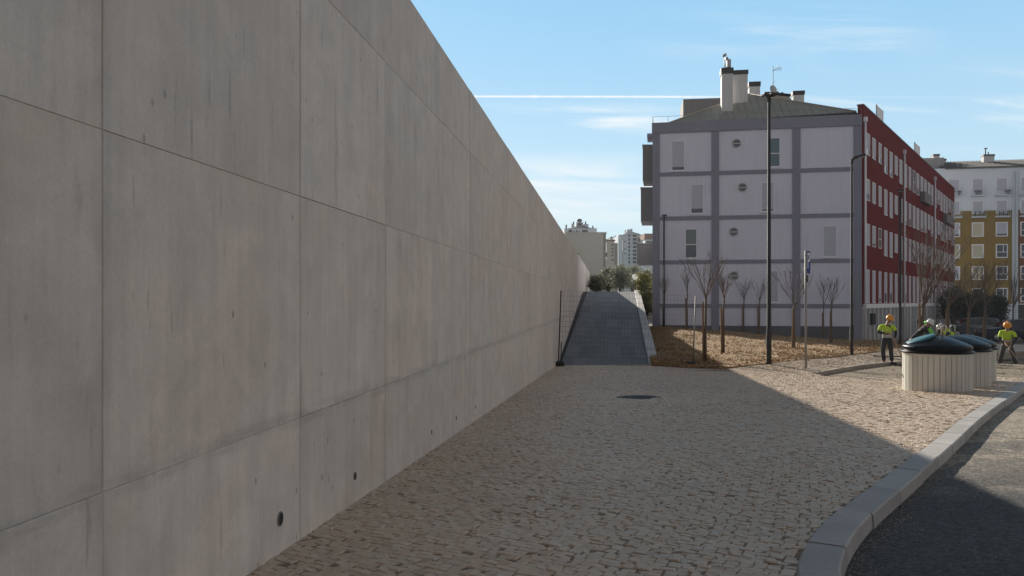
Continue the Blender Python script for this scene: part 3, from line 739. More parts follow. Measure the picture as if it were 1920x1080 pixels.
# ------------------------------------------------------------------ buildings
class Frame:
    """vertical plane through two ground points: u along it, d outwards (towards the camera side), z up"""
    def __init__(s, a, b):
        s.a = Vector((a[0], a[1])); s.b = Vector((b[0], b[1])); s.len = (s.b - s.a).length; s.t = (s.b - s.a) / s.len
        s.n = Vector((s.t.y, -s.t.x))
        s.M = Matrix(((s.t.x, s.n.x, 0, s.a.x), (s.t.y, s.n.y, 0, s.a.y), (0, 0, 1, 0), (0, 0, 0, 1)))
    def u(s, px):
        k = (px - 960) / F; d = s.t
        return (k * s.a.y - s.a.x) / (d.x - k * d.y)
    def z(s, px, py): return CZ - (py - HZ) / F * (s.a.y + s.t.y * s.u(px))
def fmb(fr):
    m = MB(); m.T = fr.M; return m
def ring_frame(m, u0, u1, z0, z1, w, d0, d1):
    m.box(u0, u1, d0, d1, z0, z0 + w); m.box(u0, u1, d0, d1, z1 - w, z1); m.box(u0, u0 + w, d0, d1 - .001, z0 + w, z1 - w); m.box(u1 - w, u1, d0, d1 - .001, z0 + w, z1 - w)
def window(root, fr, u0, u1, z0, z1, kind='shutter', d=0.0, fmat='frame_white', w=0.06, gap=0.0, sill=True, name='window', proud=0.05):
    m = fmb(fr); ring_frame(m, u0, u1, z0, z1, w, d - .02, d + proud)
    if sill: m.box(u0 - .06, u1 + .06, d - .02, d + proud + .06, z0 - .07, z0 - .001)
    if kind in ('glass', 'teal', 'curtain'): zm = z0 + (z1 - z0) * .46; m.box(u0 + w, u1 - w, d - .01, d + proud - .012, zm - .03, zm + .03)
    if kind == 'cross':
        zm = z0 + (z1 - z0) * .42; um = u0 + (u1 - u0) * .62
        m.box(u0 + w, u1 - w, d - .01, d + proud - .012, zm - .035, zm + .035); m.box(um - .035, um + .035, d - .01, d + proud - .013, zm + .035, z1 - w)
    o = m.build(name, fmat, root)
    p = fmb(fr); a, b = u0 + w, u1 - w; c, e = z0 + w, z1 - w
    if kind == 'shutter':
        zb = c + gap * (e - c)
        n = max(5, int((e - zb) / .10)); h = (e - zb) / n
        for k in range(n):      # slats of the rolled-down blind
            p.box(a, b, d - .02, d + .014, zb + k * h + .006, zb + (k + 1) * h)
        p.box(a, b, d - .02, d + .006, zb, e)
        p.m = 1
        if gap > 0: p.box(a, b, d - .02, d + .004, c, zb - .001)
        p.build('blind', ['shutter_slats', 'window_glass'], o)
    else:
        mt = {'glass': 'window_glass', 'teal': 'teal_glass', 'curtain': 'green_curtain', 'cross': 'window_glass', 'bright': 'sky_pane'}[kind]
        if kind == 'curtain':
            zm = z0 + (z1 - z0) * .46
            p.box(a, b, d - .02, d + .004, zm, e); p.m = 1; p.box(a, b, d - .02, d + .003, c, zm - .001)
            p.build('pane', ['green_curtain', 'window_glass'], o)
        else:
            p.box(a, b, d - .02, d + .004, c, e); p.build('pane', mt, o)
    return o
pm('sky_pane', (0.50, 0.47, 0.34), 0.12, var=0.2, sc=1.2, bump=0.1, bsc=3)

A2, C2, D2, E2 = (9.68, 54.2), (22.6, 51.7), (50.0, 90.6), (17.6, 93.0)
FB = Frame(A2, C2); RB = Frame(C2, D2)
ZB = -3.0; ZE = 13.33
mb_ = thing('apartment_building', 'apartment building with white and grey gridded end wall and dark red long side', 'building', (16, 53, -1))
m = MB(); m.prism([A2, C2, D2, E2], ZB, ZE - .02); m.build('wall', 'white_render', mb_)
# grey frame grid on the end wall
gm = fmb(FB); us = [(FB.u(1224), FB.u(1237)), (FB.u(1334), FB.u(1348)), (FB.u(1485.5), FB.u(1500.5)), (FB.u(1600.5), FB.u(1615.3))]
bands = [(12.62, ZE, .10), (9.70, 9.96, .07), (6.72, 6.98, .07), (3.78, 4.03, .07), (.84, 1.09, .07)]
for i, (a, b) in enumerate(us): gm.box(a - (.02 if i == 0 else 0), b, -.02, .085, -2.6, 12.62)
for z0, z1, d in bands[1:]:
    for (a, b), (a2, b2) in zip(us, us[1:]): gm.box(b, a2, -.02, d, z0, z1)
gm.box(us[0][0] - .06, us[3][1] - .002, -.02, .14, 12.62, ZE)
gm.build('frame_grid', 'grey_render', mb_)
gm = fmb(FB)
for (a, b), (a2, b2) in zip(us, us[1:]): gm.box(b, a2, -.02, .05, -2.6, -.36)
gm.build('plinth', 'dark_plinth', mb_)
# canopy slab end and pipes by the left corner
gm = fmb(FB); gm.box(us[0][0] - .38, us[0][0] - .03, -1.6, .1, 12.35, 12.63); gm.build('eave_slab', 'grey_render', mb_)
def fw(px0, px1, py0, py1, kind, gap=0.0):
    pc = (px0 + px1) / 2
    window(mb_, FB, FB.u(px0), FB.u(px1), FB.z(pc, py1), FB.z(pc, py0), kind, gap=gap, w=.05, proud=.035)
fw(1259, 1284, 264, 320, 'shutter', .10); fw(1441, 1463, 258, 313, 'teal')
fw(1295, 1319, 345, 400.5, 'shutter', .15); fw(1427, 1451.5, 341.5, 397, 'shutter', .05)
fw(1284.5, 1307, 429, 484, 'curtain'); fw(1543, 1569, 423, 482, 'shutter')
fw(1436, 1460, 507, 567, 'shutter'); 
# round windows
for px, py in ((1381, 269), (1392, 351.5), (1375.5, 435), (1376, 517)):
    u, z, r = FB.u(px), FB.z(px, py), 0.315; n = 28; m = fmb(FB)
    def rg(rad, d): return [(u + rad * math.cos(2 * math.pi * k / n), d, z + rad * math.sin(2 * math.pi * k / n)) for k in range(n)]
    vs = rg(r, -.02) + rg(r, .05) + rg(r - .06, .05) + rg(r - .06, -.02)
    m.add(vs, [(q * n + k, q * n + (k + 1) % n, (q + 1) * n + (k + 1) % n, (q + 1) * n + k) for q in range(3) for k in range(n)])
    m.box(u - r + .05, u + r - .05, -.01, .03, z - .035, z + .035)
    o = m.build('round_window', 'stone_sill', mb_)
    p = fmb(FB); p.add(rg(r - .055, .008), [tuple(range(n))]); p.build('pane', 'window_glass', o)
    # rain streak pipe-thin mark below is left to the wall
# dark red long side
m = fmb(RB); m.box(.0, RB.len, -.25, .10, .87, 13.95); m.build('red_wall', 'red_render', mb_)
m = fmb(RB); m.box(-.02, RB.len + .02, -.30, .13, 13.95, 14.02); m.build('parapet_cap', 'dark_plinth', mb_)
m = fmb(RB); m.box(0, RB.len, -.2, .14, .80, 1.10); m.build('ground_floor_lintel', 'frame_white', mb_)
seq = [(1620, 1627, 'S'), (1632, 1638, 'S'), (1644, 1649, 'S'), (1654.5, 1660, 'T'), (1664.8, 1670, 'T'), (1674.5, 1679.5, 'S'), (1683.3, 1688.3, 'T'), (1693, 1697.2, 'T'),
       (1701, 1705, 'T'), (1708.5, 1713, 'T'), (1715.7, 1720.3, 'T'), (1723.2, 1727.8, 'T'), (1730, 1734.5, 'T'), (1737, 1741.2, 'S'), (1743.3, 1746.8, 'T'), (1750.2, 1753.4, 'T'),
       (1755.5, 1759, 'S'), (1761, 1764.4, 'T'), (1766.4, 1769.6, 'T'), (1771.5, 1774.4, 'T'), (1776.6, 1779.4, 'S'), (1781.6, 1784.2, 'T'), (1785.5, 1787.4, 'T')]
rw = random.Random(11)
for row, zt in enumerate((12.3, 9.3, 6.36, 3.34)):
    for p0, p1, k in seq:
        h = 2.2 if row == 3 else (1.42 if k == 'S' else 1.86)
        a, b = RB.u(p0), RB.u(p1)
        if row == 3: a += .06; b -= .12
        window(mb_, RB, a, b, zt - h, zt, 'shutter' if rw.random() < .86 else 'glass', d=.10, w=.06, gap=(rw.choice((0, 0, 0, .12, .3))), sill=False)
for px, top in ((1616.8, 12.9), (1691, 13.0), (1749.2, 13.0)):
    u = RB.u(px); m = fmb(RB); m.tube([(u, .19, -2), (u, .19, top)], .07, 8); m.box(u - .12, u + .12, .1, .3, top - .02, top + .28); m.build('rain_pipe', 'frame_white', mb_)
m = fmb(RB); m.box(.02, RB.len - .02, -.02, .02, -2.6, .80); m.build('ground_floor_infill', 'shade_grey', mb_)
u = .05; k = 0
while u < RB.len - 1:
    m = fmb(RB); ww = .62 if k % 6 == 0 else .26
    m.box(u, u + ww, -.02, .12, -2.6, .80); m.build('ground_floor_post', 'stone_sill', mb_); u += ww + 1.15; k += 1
m = fmb(RB); ua, ub = RB.u(1627.5), RB.u(1633.5); m.box(ua, ub, .03, .3, -.3, .45, .03); m.build('meter_box', 'navy_cloth', mb_)
for (p0, p1, z0, z1) in ((1722.5, 1736, 10.0, 10.9), (1766, 1779, 9.4, 10.3)):
    a, b = RB.u(p0), RB.u(p1); m = fmb(RB); m.box(a, b, .12, .50, z0, z0 + .14); m.box(a, b, .45, .50, z0 + .14, z1); m.box(a, a + .05, .12, .45, z0 + .14, z1); m.box(b - .05, b, .12, .45, z0 + .14, z1)
    m.build('balcony', 'balcony_render', mb_)
# enclosed balconies on the far left side
LB = Frame(E2, A2)
for px0, y0, y1, Y0, Y1 in ((1205, 273, 337, 54.9, 58.0), (1201.5, 353, 415, 55.2, 58.4), (1194.5, 458, 494.5, 60.5, 64.0)):
    m = MB(); zt = CZ - (y0 - HZ) / F * Y0; zb = CZ - (y1 - HZ) / F * Y0; x0 = (px0 - 960) / F * Y0
    ax = 9.68 + (Y0 - 54.2) * .204 - .02; bx = 9.68 + (Y1 - 54.2) * .204 - .02
    m.prism([(x0, Y0), (ax, Y0), (bx, Y1), (x0 + (Y1 - Y0) * .19, Y1)], zb, zt)
    m.prism([(x0 - .04, Y0 - .04), (ax, Y0 - .04), (bx, Y1 + .04), (x0 - .04 + (Y1 - Y0) * .19, Y1 + .04)], zt, zt + .07)
    m.build('enclosed_balcony', 'balcony_render', mb_)
# hipped sheet roof with standing seams
ap = P(1405, 177, 58.5); back = Vector((30.5, 88.5, ap.z))
def rim(p, q, f): return (p[0] + (q[0] - p[0]) * f, p[1] + (q[1] - p[1]) * f)
a_ = Vector((*rim(A2, C2, .06), ZE + .02)) + Vector((.1, .5, 0)); c_ = Vector((*rim(A2, C2, .985), ZE + .02)) + Vector((0, .35, .25)); d_ = Vector((49, 89.6, ZE + .3)); e_ = Vector((18, 92, ZE + .02))
m = MB(); m.add([a_, c_, d_, e_, ap, back], [(0, 1, 4), (1, 2, 5, 4), (2, 3, 5), (3, 0, 4, 5), (3, 2, 1, 0)])
up = (ap - a_.lerp(c_, (ap - a_).dot(c_ - a_) / (c_ - a_).length_squared)).normalized(); al = (c_ - a_).normalized(); nn = al.cross(up).normalized()
if nn.z < 0: nn = -nn
Lc = (c_ - a_).length; fa = (ap - a_).dot(al); hh = (ap - a_).dot(up)
s_ = .35
while s_ < Lc - .2:
    h = hh * (s_ / fa if s_ < fa else (Lc - s_) / (Lc - fa)) - .05
    p0 = a_ + al * s_; p1 = p0 + up * max(h, .05)
    w_ = al * .022; t_ = nn * .06
    m.add([p0 - w_, p0 + w_, p1 + w_, p1 - w_, p0 - w_ + t_, p0 + w_ + t_, p1 + w_ + t_, p1 - w_ + t_], [(4, 5, 6, 7), (0, 4, 7, 3), (1, 2, 6, 5), (0, 1, 5, 4)])
    s_ += .46
for q in (a_, c_): m.tube([q + nn * .03, ap + nn * .03], .06, 6)
roof = m.build('roof', 'roof_sheet', mb_)
def chimney(px0, px1, ytop, ycap, zb, Y, dep=.8, parent=roof, mat='chimney_render'):
    x0, x1 = (px0 - 960) / F * Y, (px1 - 960) / F * Y; zt = CZ - (ycap - HZ) / F * Y; zc = CZ - (ytop - HZ) / F * Y
    m = MB(); m.T = Matrix.Translation((x0, Y, 0)) @ Matrix.Rotation(-.16, 4, 'Z'); w_ = (x1 - x0) * 1.0
    m.box(0, w_, 0, dep, zb, zt); o = m.build('chimney', mat, parent)
    m = MB(); m.T = Matrix.Translation((x0, Y, 0)) @ Matrix.Rotation(-.16, 4, 'Z'); n = 3; h = (zc - zt) / n
    for k in range(n): m.box(-.05, w_ + .05, -.05, dep + .05, zt + k * h + h * .32, zt + (k + 1) * h)
    m.box(.06, w_ - .06, .06, dep - .06, zt, zc - .03)
    m.build('chimney_cap', 'louvre_dark', o if parent is not roof else parent); return o
chimney(1353.5, 1373.5, 127.5, 138.5, ZE - .3, 55.6, 1.0); chimney(1374, 1401, 132, 140, 14.2, 57.0, .9)
chimney(1405, 1424.5, 153.5, 162.5, 15.2, 63, .9); chimney(1434, 1458, 172.5, 179, 14.5, 69, 1.0); chimney(1487.5, 1507, 170.5, 178.5, 14.0, 62, .8)
m = MB(); Y = 66.0; m.T = Matrix.Translation((P(1281, 563, Y).x, Y, 0)) @ Matrix.Rotation(-.14, 4, 'Z'); m.box(0, 5.2, 0, 4, ZE - 1, P(0, 186, Y).z); m.build('stair_tower', 'balcony_render', roof)
m = MB(); Y = 72.0; g0, g1, g2 = P(1440, 186, Y), P(1467, 172, Y), P(1491, 191, Y)
vs = [(g0.x, Y, 13), (g2.x, Y, 13), tuple(g2), tuple(g1), tuple(g0)]; vs += [(v[0] + .5, Y + 4, v[2]) for v in vs]
m.add(vs, [(0, 1, 2, 3, 4), (9, 8, 7, 6, 5)] + [(k, (k + 1) % 5, 5 + (k + 1) % 5, 5 + k) for k in range(5)]); m.build('dormer', 'shade_grey', roof)
# thin roof-edge railing
m = fmb(FB); u = us[0][0]
while u < us[3][1]: m.tube([(u, .05, ZE), (u, .05, ZE + .42)], .014, 5); u += 1.02
m.tube([(us[0][0], .05, ZE + .42), (us[3][1], .05, ZE + .42)], .012, 5); m.tube([(us[0][0], .05, ZE), (us[0][0], -6, ZE)], .014, 5); m.tube([(us[0][0], .05, ZE + .42), (us[0][0], -6, ZE + .42)], .014, 5)
m.build('roof_railing', 'galvanised', mb_)
for p0, p1 in ((1648.5, 1660), (1719, 1728)):
    a, b = RB.u(p0), RB.u(p1); m = fmb(RB); m.box(a, b, -.2, -.15, 14.03, 15.1); m.box(a, a + .05, -.22, -.13, 14.03, 15.15); m.box(b - .05, b, -.22, -.13, 14.03, 15.15); m.build('roof_screen', 'frame_white', mb_)

# roof antennas: things of their own
an = thing('roof_antenna', 'thin television aerial mast with a small grey dish, on the hipped roof', 'antenna', P(1449.5, 186, 57.6))
m = MB(); q = P(1449.5, 186, 57.6); t = P(1449.5, 124, 57.6); m.tube([q - Vector((0, 0, 1)), t], .022, 6); m.tube([P(1447.5, 156, 57.6), P(1454, 152.5, 57.6)], .012, 5); m.build('mast', 'louvre_dark', an)
m = MB(); m.tube([P(1448, 132, 57.6), P(1464, 126, 57.6)], .016, 5)
for f in (.15, .35, .55, .75, .95):
    c = P(1448, 132, 57.6).lerp(P(1464, 126, 57.6), f); m.tube([c - Vector((0, .25, .10 + .22 * f)), c + Vector((0, .25, .10 + .22 * f))], .012, 5)
m.build('aerial', 'louvre_dark', an)
m = MB(); c = P(1451, 167.5, 57.3); m.T = Matrix.Translation(c) @ Matrix.Rotation(.5, 4, 'Z') @ Matrix.Rotation(R(80), 4, 'X')
m.lathe([(.0, .08), (.15, .06), (.26, .03), (.34, -.04), (.33, -.05), (.24, .01), (0, .06)], 20); m.T = Matrix.Identity(4)
m.tube([c + Vector((0, .08, 0)), q + Vector((0, 0, .4))], .03, 6); m.tube([c, c + Vector((.3, -.3, -.05))], .012, 5); m.build('dish', 'dish_grey', an)
mt = thing('mobile_antenna', 'white lattice antenna mast standing on top of the tallest chimney', 'antenna', P(1364, 128, 56))
m = MB(); a0, a1, b0, b1 = P(1360.5, 128, 56), P(1360.5, 108, 56), P(1370, 128, 56), P(1370, 112, 56)
for dy in (0, .4):
    v = Vector((0, dy, 0)); m.tube([a0 + v, a1 + v], .03, 6); m.tube([b0 + v, b1 + v], .03, 6); m.tube([a0 + v, b1 + v], .02, 6); m.tube([b0 + v, a1 + v], .02, 6); m.tube([a1 + v, b1 + v], .02, 6)
m.build('lattice', 'dish_grey', mt)
m = MB(); m.T = Matrix.Translation(P(1366, 119, 56)); m.box(-.14, .12, -.2, 0, -.3, .25, .03); m.T = Matrix.Translation(P(1359, 105, 56)) @ Matrix.Rotation(-.5, 4, 'Y'); m.lathe([(.0, -.05), (.15, -.03), (.17, .12), (0, .14)], 14); m.T = Matrix.Translation(P(1365, 110, 56)) ; m.box(-.2, .0, -.1, .1, -.08, .1, .02)
m.build('antenna_box', 'dish_grey', mt)

# ---- ochre and white building on the right
q0 = Vector((59.9, 107)); tdir = Vector((12.9, -2.5)).normalized(); qa = q0 - tdir * 9; qb = q0 + tdir * 26
OB = Frame(qa, qb)
ob = thing('ochre_building', 'apartment building with ochre lower storeys, white top and tiled roof beyond the red side', 'building', (60, 107, -1.5))
zt = OB.z(1840, 314); zy = OB.z(1840, 395); u_r = OB.u(1906)
m = fmb(OB); m.box(0, OB.len, -12, 0, -3, zt); m.build('wall', 'pale_render', ob)
m = fmb(OB); m.box(.1, OB.u(1897), -.01, .04, .9, zy); m.build('ochre_facing', 'ochre_render', ob)
m = fmb(OB); m.box(OB.u(1908), OB.len - .1, -.01, .04, .9, zy); m.build('brown_facing', 'brown_render', ob)
m = fmb(OB); m.box(OB.u(1897), OB.u(1902), -.01, .16, -2, zt - .6); m.box(OB.u(1903), OB.u(1908), -.01, .16, -2, zt - .6); m.build('pilaster', 'bluish_render', ob)
m = fmb(OB); zr = OB.z(1840, 297); v = [(OB.u(1772), .25, zt), (OB.len, .25, zt), (OB.len, -6, zr + .6), (OB.u(1775), -6, zr + .6), (OB.len, -12, zt), (OB.u(1772), -12, zt)]
m.add(v, [(0, 1, 2, 3), (3, 2, 4, 5), (0, 3, 5), (1, 4, 2)])
u = OB.u(1773)
while u < OB.len: m.tube([(u, .25, zt + .03), (u, -6, zr + .63)], .09, 5, False); u += .42
m.box(OB.u(1772), OB.len, -.1, .32, zt - .12, zt - .02)
orf = m.build('roof', 'roof_tile', ob)
m = fmb(OB); m.box(OB.u(1730), OB.u(1780), -9, -2, zt - .3, OB.z(1760, 291)); m.build('roof_block', 'shade_grey', orf)
for p0, p1, y0, d in ((1727.5, 1733.5, 288, -3), (1764, 1775.5, 281.5, -3), (1778.5, 1798, 286, -5), (1866.5, 1887.5, 279.5, -4)):
    m = fmb(OB); u0, u1 = OB.u(p0), OB.u(p1); zc = OB.z(p0, y0); m.box(u0, u1, d - 1, d, zt, zc - .25); m.m = 1; m.box(u0 - .05, u1 + .05, d - 1.05, d + .05, zc - .25, zc)
    if p0 > 1860: m.tube([(u0 + .4, d - .5, zc), (u0 + .4, d - .5, zc + .9)], .08, 6); m.tube([(u0 + .75, d - .5, zc), (u0 + .75, d - .5, zc + .4)], .08, 6); m.box(u0 + .2, u0 + .6, d - .7, d - .3, zc + .85, zc + .95)
    m.build('chimney', ['chimney_render', 'louvre_dark'], orf)
rows = [(334, 361, 'b'), (375.5, 401, 'b'), (417, 444, 'w'), (458, 484, 'w'), (499, 525, 'w'), (540, 566, 'w')]
kinds = {(2, 1): 'bright', (3, 1): 'bright', (3, 0): 'bright', (4, 1): 'bright', (3, 2): 'cross', (4, 2): 'cross', (5, 2): 'cross', (5, 1): 'cross', (2, 3): 'cross', (3, 3): 'cross', (4, 3): 'cross', (5, 3): 'cross'}
for ri, (y0, y1, k) in enumerate(rows):
    for ci, pc in enumerate((1788.5, 1833, 1878, 1924, 1968)):
        u0, u1 = OB.u(pc - 11.3), OB.u(pc + 11.3); z1, z0 = OB.z(1840, y0), OB.z(1840, y1)
        window(ob, OB, u0, u1, z0, z1, kinds.get((ri, min(ci, 3)), 'shutter'), d=.04, w=.13, gap=.14 if ri == 2 else .02, sill=False, proud=.07)
        if k == 'b':
            m = fmb(OB); m.box(u0 - .12, u1 + .12, .05, .62, z0 - .55, z0 - .35)
            n = 7
            for i in range(n + 1): uu = u0 - .1 + (u1 - u0 + .2) * i / n; m.box(uu - .014, uu + .014, .56, .59, z0 - .35, z0 + .62)
            m.box(u0 - .12, u1 + .12, .55, .60, z0 + .6, z0 + .64); m.build('balcony', 'bluish_render', ob)
            if (ri, ci) in ((0, 1), (0, 2), (1, 1), (1, 2), (0, 0)):
                m = MB(); m.T = OB.M @ Matrix.Translation((u0 + .6, .35, z0 - .35)); rr_ = random.Random(ri * 9 + ci)
                for _ in range(3):
                    ox_ = rr_.uniform(-.3, .9); m.lathe([(.08, 0), (.11, .18)], 8, (ox_, 0, 0))
                    for _k in range(14): x_, y_, z_ = ox_ + rr_.uniform(-.16, .16), rr_.uniform(-.1, .1), .2 + rr_.uniform(0, .35); m.add([(x_ - .07, y_, z_), (x_ + .05, y_ + .05, z_ + .04), (x_, y_, z_ + .13)], [(0, 1, 2)])
                pt = m.build('potted_plants', 'dark_leaf', None); OFFx = None
                tag(pt, f'dark pot plants on the {("top" if ri == 0 else "second from top")} balcony ' + ('beside the red building corner' if ci == 0 else 'in the middle of the ochre building' if ci == 1 else 'nearest the pale pilaster'), 'plants', 'pot plants on the balconies', 'thing')
for pc in (1800, 1833, 1868, 1915, 1950):
    m = fmb(OB); u0, u1 = OB.u(pc - 9), OB.u(pc + 14); m.box(u0, u1, -.01, .02, -2, .75); m.build('ground_floor_opening', 'joint_dark', ob)

# ---- far buildings beyond the ramp
def block(name, label, px0, px1, ytop, Y, dep, mat, rz=0.0, zb=-4):
    x0, x1 = (px0 - 960) / F * Y, (px1 - 960) / F * Y; zt = CZ - (ytop - HZ) / F * Y
    r = thing(name, label, 'building', (x0, Y, zb), rz)
    m = MB(); m.box(0, x1 - x0, 0, dep, 0, zt - zb); m.build('wall', mat, r, world=False); return r, x1 - x0, zt - zb, (lambda px: (px - px0) / F * Y), (lambda py: CZ - (py - HZ) / F * Y - zb)
b, w_, h_, ux, uz = block('cream_building', 'plain windowless cream block rising just beyond the end of the concrete wall', 1060, 1131, 438, 140, 12, 'cream_render')
m = MB(); m.box(-.1, w_ + .6, -.1, 12.1, h_, h_ + .25); m.build('parapet', 'cream_render', b, world=False)
m = MB(); m.box(w_, w_ + .55, .6, 11, 0, h_ - .01); m.build('side_strip', 'shade_grey', b, world=False)
m = MB()
for k in range(3): m.box(w_ + .5, w_ + .9, 2 + k * 3, 3.4 + k * 3, uz(480), uz(472))
m.build('side_window', 'louvre_dark', b, world=False)
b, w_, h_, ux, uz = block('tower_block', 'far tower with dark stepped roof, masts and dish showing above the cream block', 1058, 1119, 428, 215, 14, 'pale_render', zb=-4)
m = MB(); x0, x1 = ux(1066), ux(1112); z0, z1 = uz(428), uz(421)
vs = [(x0, -.3, z0), (x1, -.3, z0), (x1, 14, z0), (x0, 14, z0), (x0 + 3, 4, z1), (x1 - 3, 4, z1), (x1 - 3, 10, z1), (x0 + 3, 10, z1)]
m.add(vs, [(0, 1, 5, 4), (1, 2, 6, 5), (2, 3, 7, 6), (3, 0, 4, 7), (4, 5, 6, 7)]); rf = m.build('roof', 'roof_tile', b, world=False)
m = MB(); m.box(ux(1083), ux(1096.5), 4.5, 9, z1 - .5, uz(413.5)); m.box(ux(1073.5), ux(1079), 4, 7, z0, uz(417)); m.box(ux(1098), ux(1106), 4, 7, z0, uz(417.5)); m.build('roof_house', 'bluish_render', rf, world=False)
m = MB(); m.box(ux(1086), ux(1093), 4.4, 4.49, uz(420), uz(415.5)); m.build('roof_opening', 'louvre_dark', rf, world=False)
m = MB()
for px, y in ((1078, 412), (1101, 412), (1115, 420), (1064, 418)): m.tube([(ux(px), 5, z0 - 1), (ux(px), 5, uz(y))], .22, 6)
m.ell((ux(1089.5), 5, uz(410)), (.75, .5, .5)); m.tube([(ux(1089.5), 6, uz(414)), (ux(1089.5), 5.2, uz(410))], .12, 6); m.build('mast', 'louvre_dark', rf, world=False)
m = MB()
for p0, p1 in ((1066, 1078), (1080, 1088), (1091, 1102)): m.box(ux(p0), ux(p1), -.06, .1, uz(436.5), uz(431))
m.build('window', 'louvre_dark', b, world=False)
m = MB()
for p0, p1 in ((1073, 1080), (1083, 1090)): ring_frame(m, ux(p0), ux(p1), uz(436.5), uz(431), .25, -.2, -.07)
m.build('balcony', 'pale_render', b, world=False)

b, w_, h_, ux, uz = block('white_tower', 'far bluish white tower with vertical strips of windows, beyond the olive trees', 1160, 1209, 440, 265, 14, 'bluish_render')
m = MB(); m.box(ux(1160) - .2, ux(1168), -.4, 5, 0, h_ - .6); m.box(ux(1172.5), ux(1180), -.5, 5, h_, uz(436)); m.box(ux(1180.1), ux(1196), -.6, 5, h_, uz(437)); m.build('wall_projection', 'bluish_render', b, world=False)
m = MB(); x0, x1 = ux(1168), ux(1201); vs = [(x0, -1, h_), (x1, -1, h_), (x1, 13, h_), (x0, 13, h_), (ux(1180), 5, uz(432)), (ux(1190), 5, uz(432))]
m.add(vs, [(0, 1, 5, 4), (1, 2, 5), (2, 3, 4, 5), (3, 0, 4)]); rf = m.build('roof', 'roof_tile', b, world=False)
m = MB(); m.box(ux(1178), ux(1183), 3, 7, h_, uz(428.5)); m.box(ux(1184), ux(1188.5), 3, 7, h_, uz(427.5)); m.tube([(ux(1175), 3, h_), (ux(1175), 3, uz(430))], .25, 6); m.build('chimney', 'bluish_render', rf, world=False)
for p0, p1, hgap in ((1178.2, 1181.3, 1), (1186.5, 1193.5, 0)):
    y = 439.5
    while y < 494:
        m = MB(); m.box(ux(p0), ux(p1), -.08, .2, uz(y + 4.6), uz(y)); m.build('window', 'louvre_dark', b, world=False); y += 7.1
for y in (452, 466, 474): m = MB(); m.box(ux(1170.2), ux(1173), -.08, .2, uz(y + 2), uz(y)); m.build('window', 'louvre_dark', b, world=False)
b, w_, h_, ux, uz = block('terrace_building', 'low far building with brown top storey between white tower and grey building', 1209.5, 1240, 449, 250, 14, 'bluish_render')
m = MB(); m.box(-.2, w_, -.3, 13, h_, uz(438)); m.build('top_storey', 'brown_render', b, world=False)
m = MB(); m.box(.4, w_, -.1, 2, uz(456), uz(452)); m.build('window', 'louvre_dark', b, world=False)
b, w_, h_, ux, uz = block('small_cream_building', 'narrow sunlit cream building with four dark square windows, left of the white tower', 1137, 1152, 452, 190, 12, 'cream_render')
m = MB(); m.box(w_, ux(1159.5), 1, 12, 0, uz(455)); m.build('side_wall', 'shade_grey', b, world=False)
for y in (458, 464.5, 471, 477.5, 486): m = MB(); m.box(ux(1146.5), ux(1150), -.06, .1, uz(y + 3), uz(y)); m.build('window', 'louvre_dark', b, world=False)
m = MB(); m.box(-.2, w_ + .2, -.2, 12, h_, h_ + .3); m.build('roof', 'brown_render', b, world=False)
# far hill with a few houses
hl = MB(); Y = 520; pts = [(1040, 470), (1090, 456), (1137, 448), (1150, 445), (1170, 443), (1190, 446), (1215, 440), (1235, 444), (1300, 452), (1420, 480), (1560, 520), (1700, 563)]
vs = []
for px, py in pts:
    q = P(px, py, Y); vs += [(q.x - 30, Y - 160, -4), (q.x, Y, q.z), (q.x + 20, Y + 160, -4)]
hl.add(vs, [(3 * i + k, 3 * i + 3 + k, 3 * i + 4 + k, 3 * i + 1 + k) for i in range(len(pts) - 1) for k in range(2)])
structure(hl.build('far_hill', 'hill_scrub'))
for i, (p0, p1, y0, y1, lab) in enumerate(((1149.5, 1158.5, 445, 449, 'small pale house with pitched roof on the far hilltop, the larger one'), (1143.5, 1148.5, 446, 449.5, 'small pale house with pitched roof on the far hilltop, the smaller one'))):
    r = thing('hill_house', lab, 'house', P(p0, y1, 505), 0, 'houses on the far hill'); x0, x1 = P(p0, 0, 505).x, P(p1, 0, 505).x; z0 = P(0, y1 + 3, 505).z; z1 = P(0, y0, 505).z
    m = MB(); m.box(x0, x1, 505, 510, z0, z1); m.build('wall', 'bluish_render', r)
    m = MB(); m.add([(x0 - .2, 504.6, z1), (x1 + .2, 504.6, z1), (x1 + .2, 510.4, z1), (x0 - .2, 510.4, z1), ((x0 + x1) / 2, 504.6, z1 + 1.1), ((x0 + x1) / 2, 510.4, z1 + 1.1)], [(0, 1, 4), (2, 3, 5), (0, 4, 5, 3), (1, 2, 5, 4)]); m.build('roof', 'roof_tile', r)
# ------------------------------------------------------------------ manhole
mh = thing('manhole_cover', 'round dark iron manhole cover set in the shaded cobbles', 'manhole cover', (MH.x, MH.y, MH.z))
def tilt(x, y): return -0.03984 * y + 0.012 * x
m = MB(); n = 40
m.lathe([(.415, -.02), (.415, .002), (.35, .004), (.35, -.02)], n)
m.v = [(a, b, c + tilt(a, b)) for a, b, c in m.v]; m.build('rim', 'cast_iron', mh, world=False)
m = MB(); m.lathe([(.0, -.004), (.345, -.004), (.345, -.02)], n)
for k in range(-6, 7):
    for j in range(-6, 7):
        x, y = k * .05, j * .05
        if x * x + y * y < .1 and (k + j) % 2 == 0: m.box(x - .017, x + .017, y - .017, y + .017, -.005, .002)
m.v = [(a, b, c + tilt(a, b)) for a, b, c in m.v]; m.build('lid', 'cast_iron', mh, world=False)

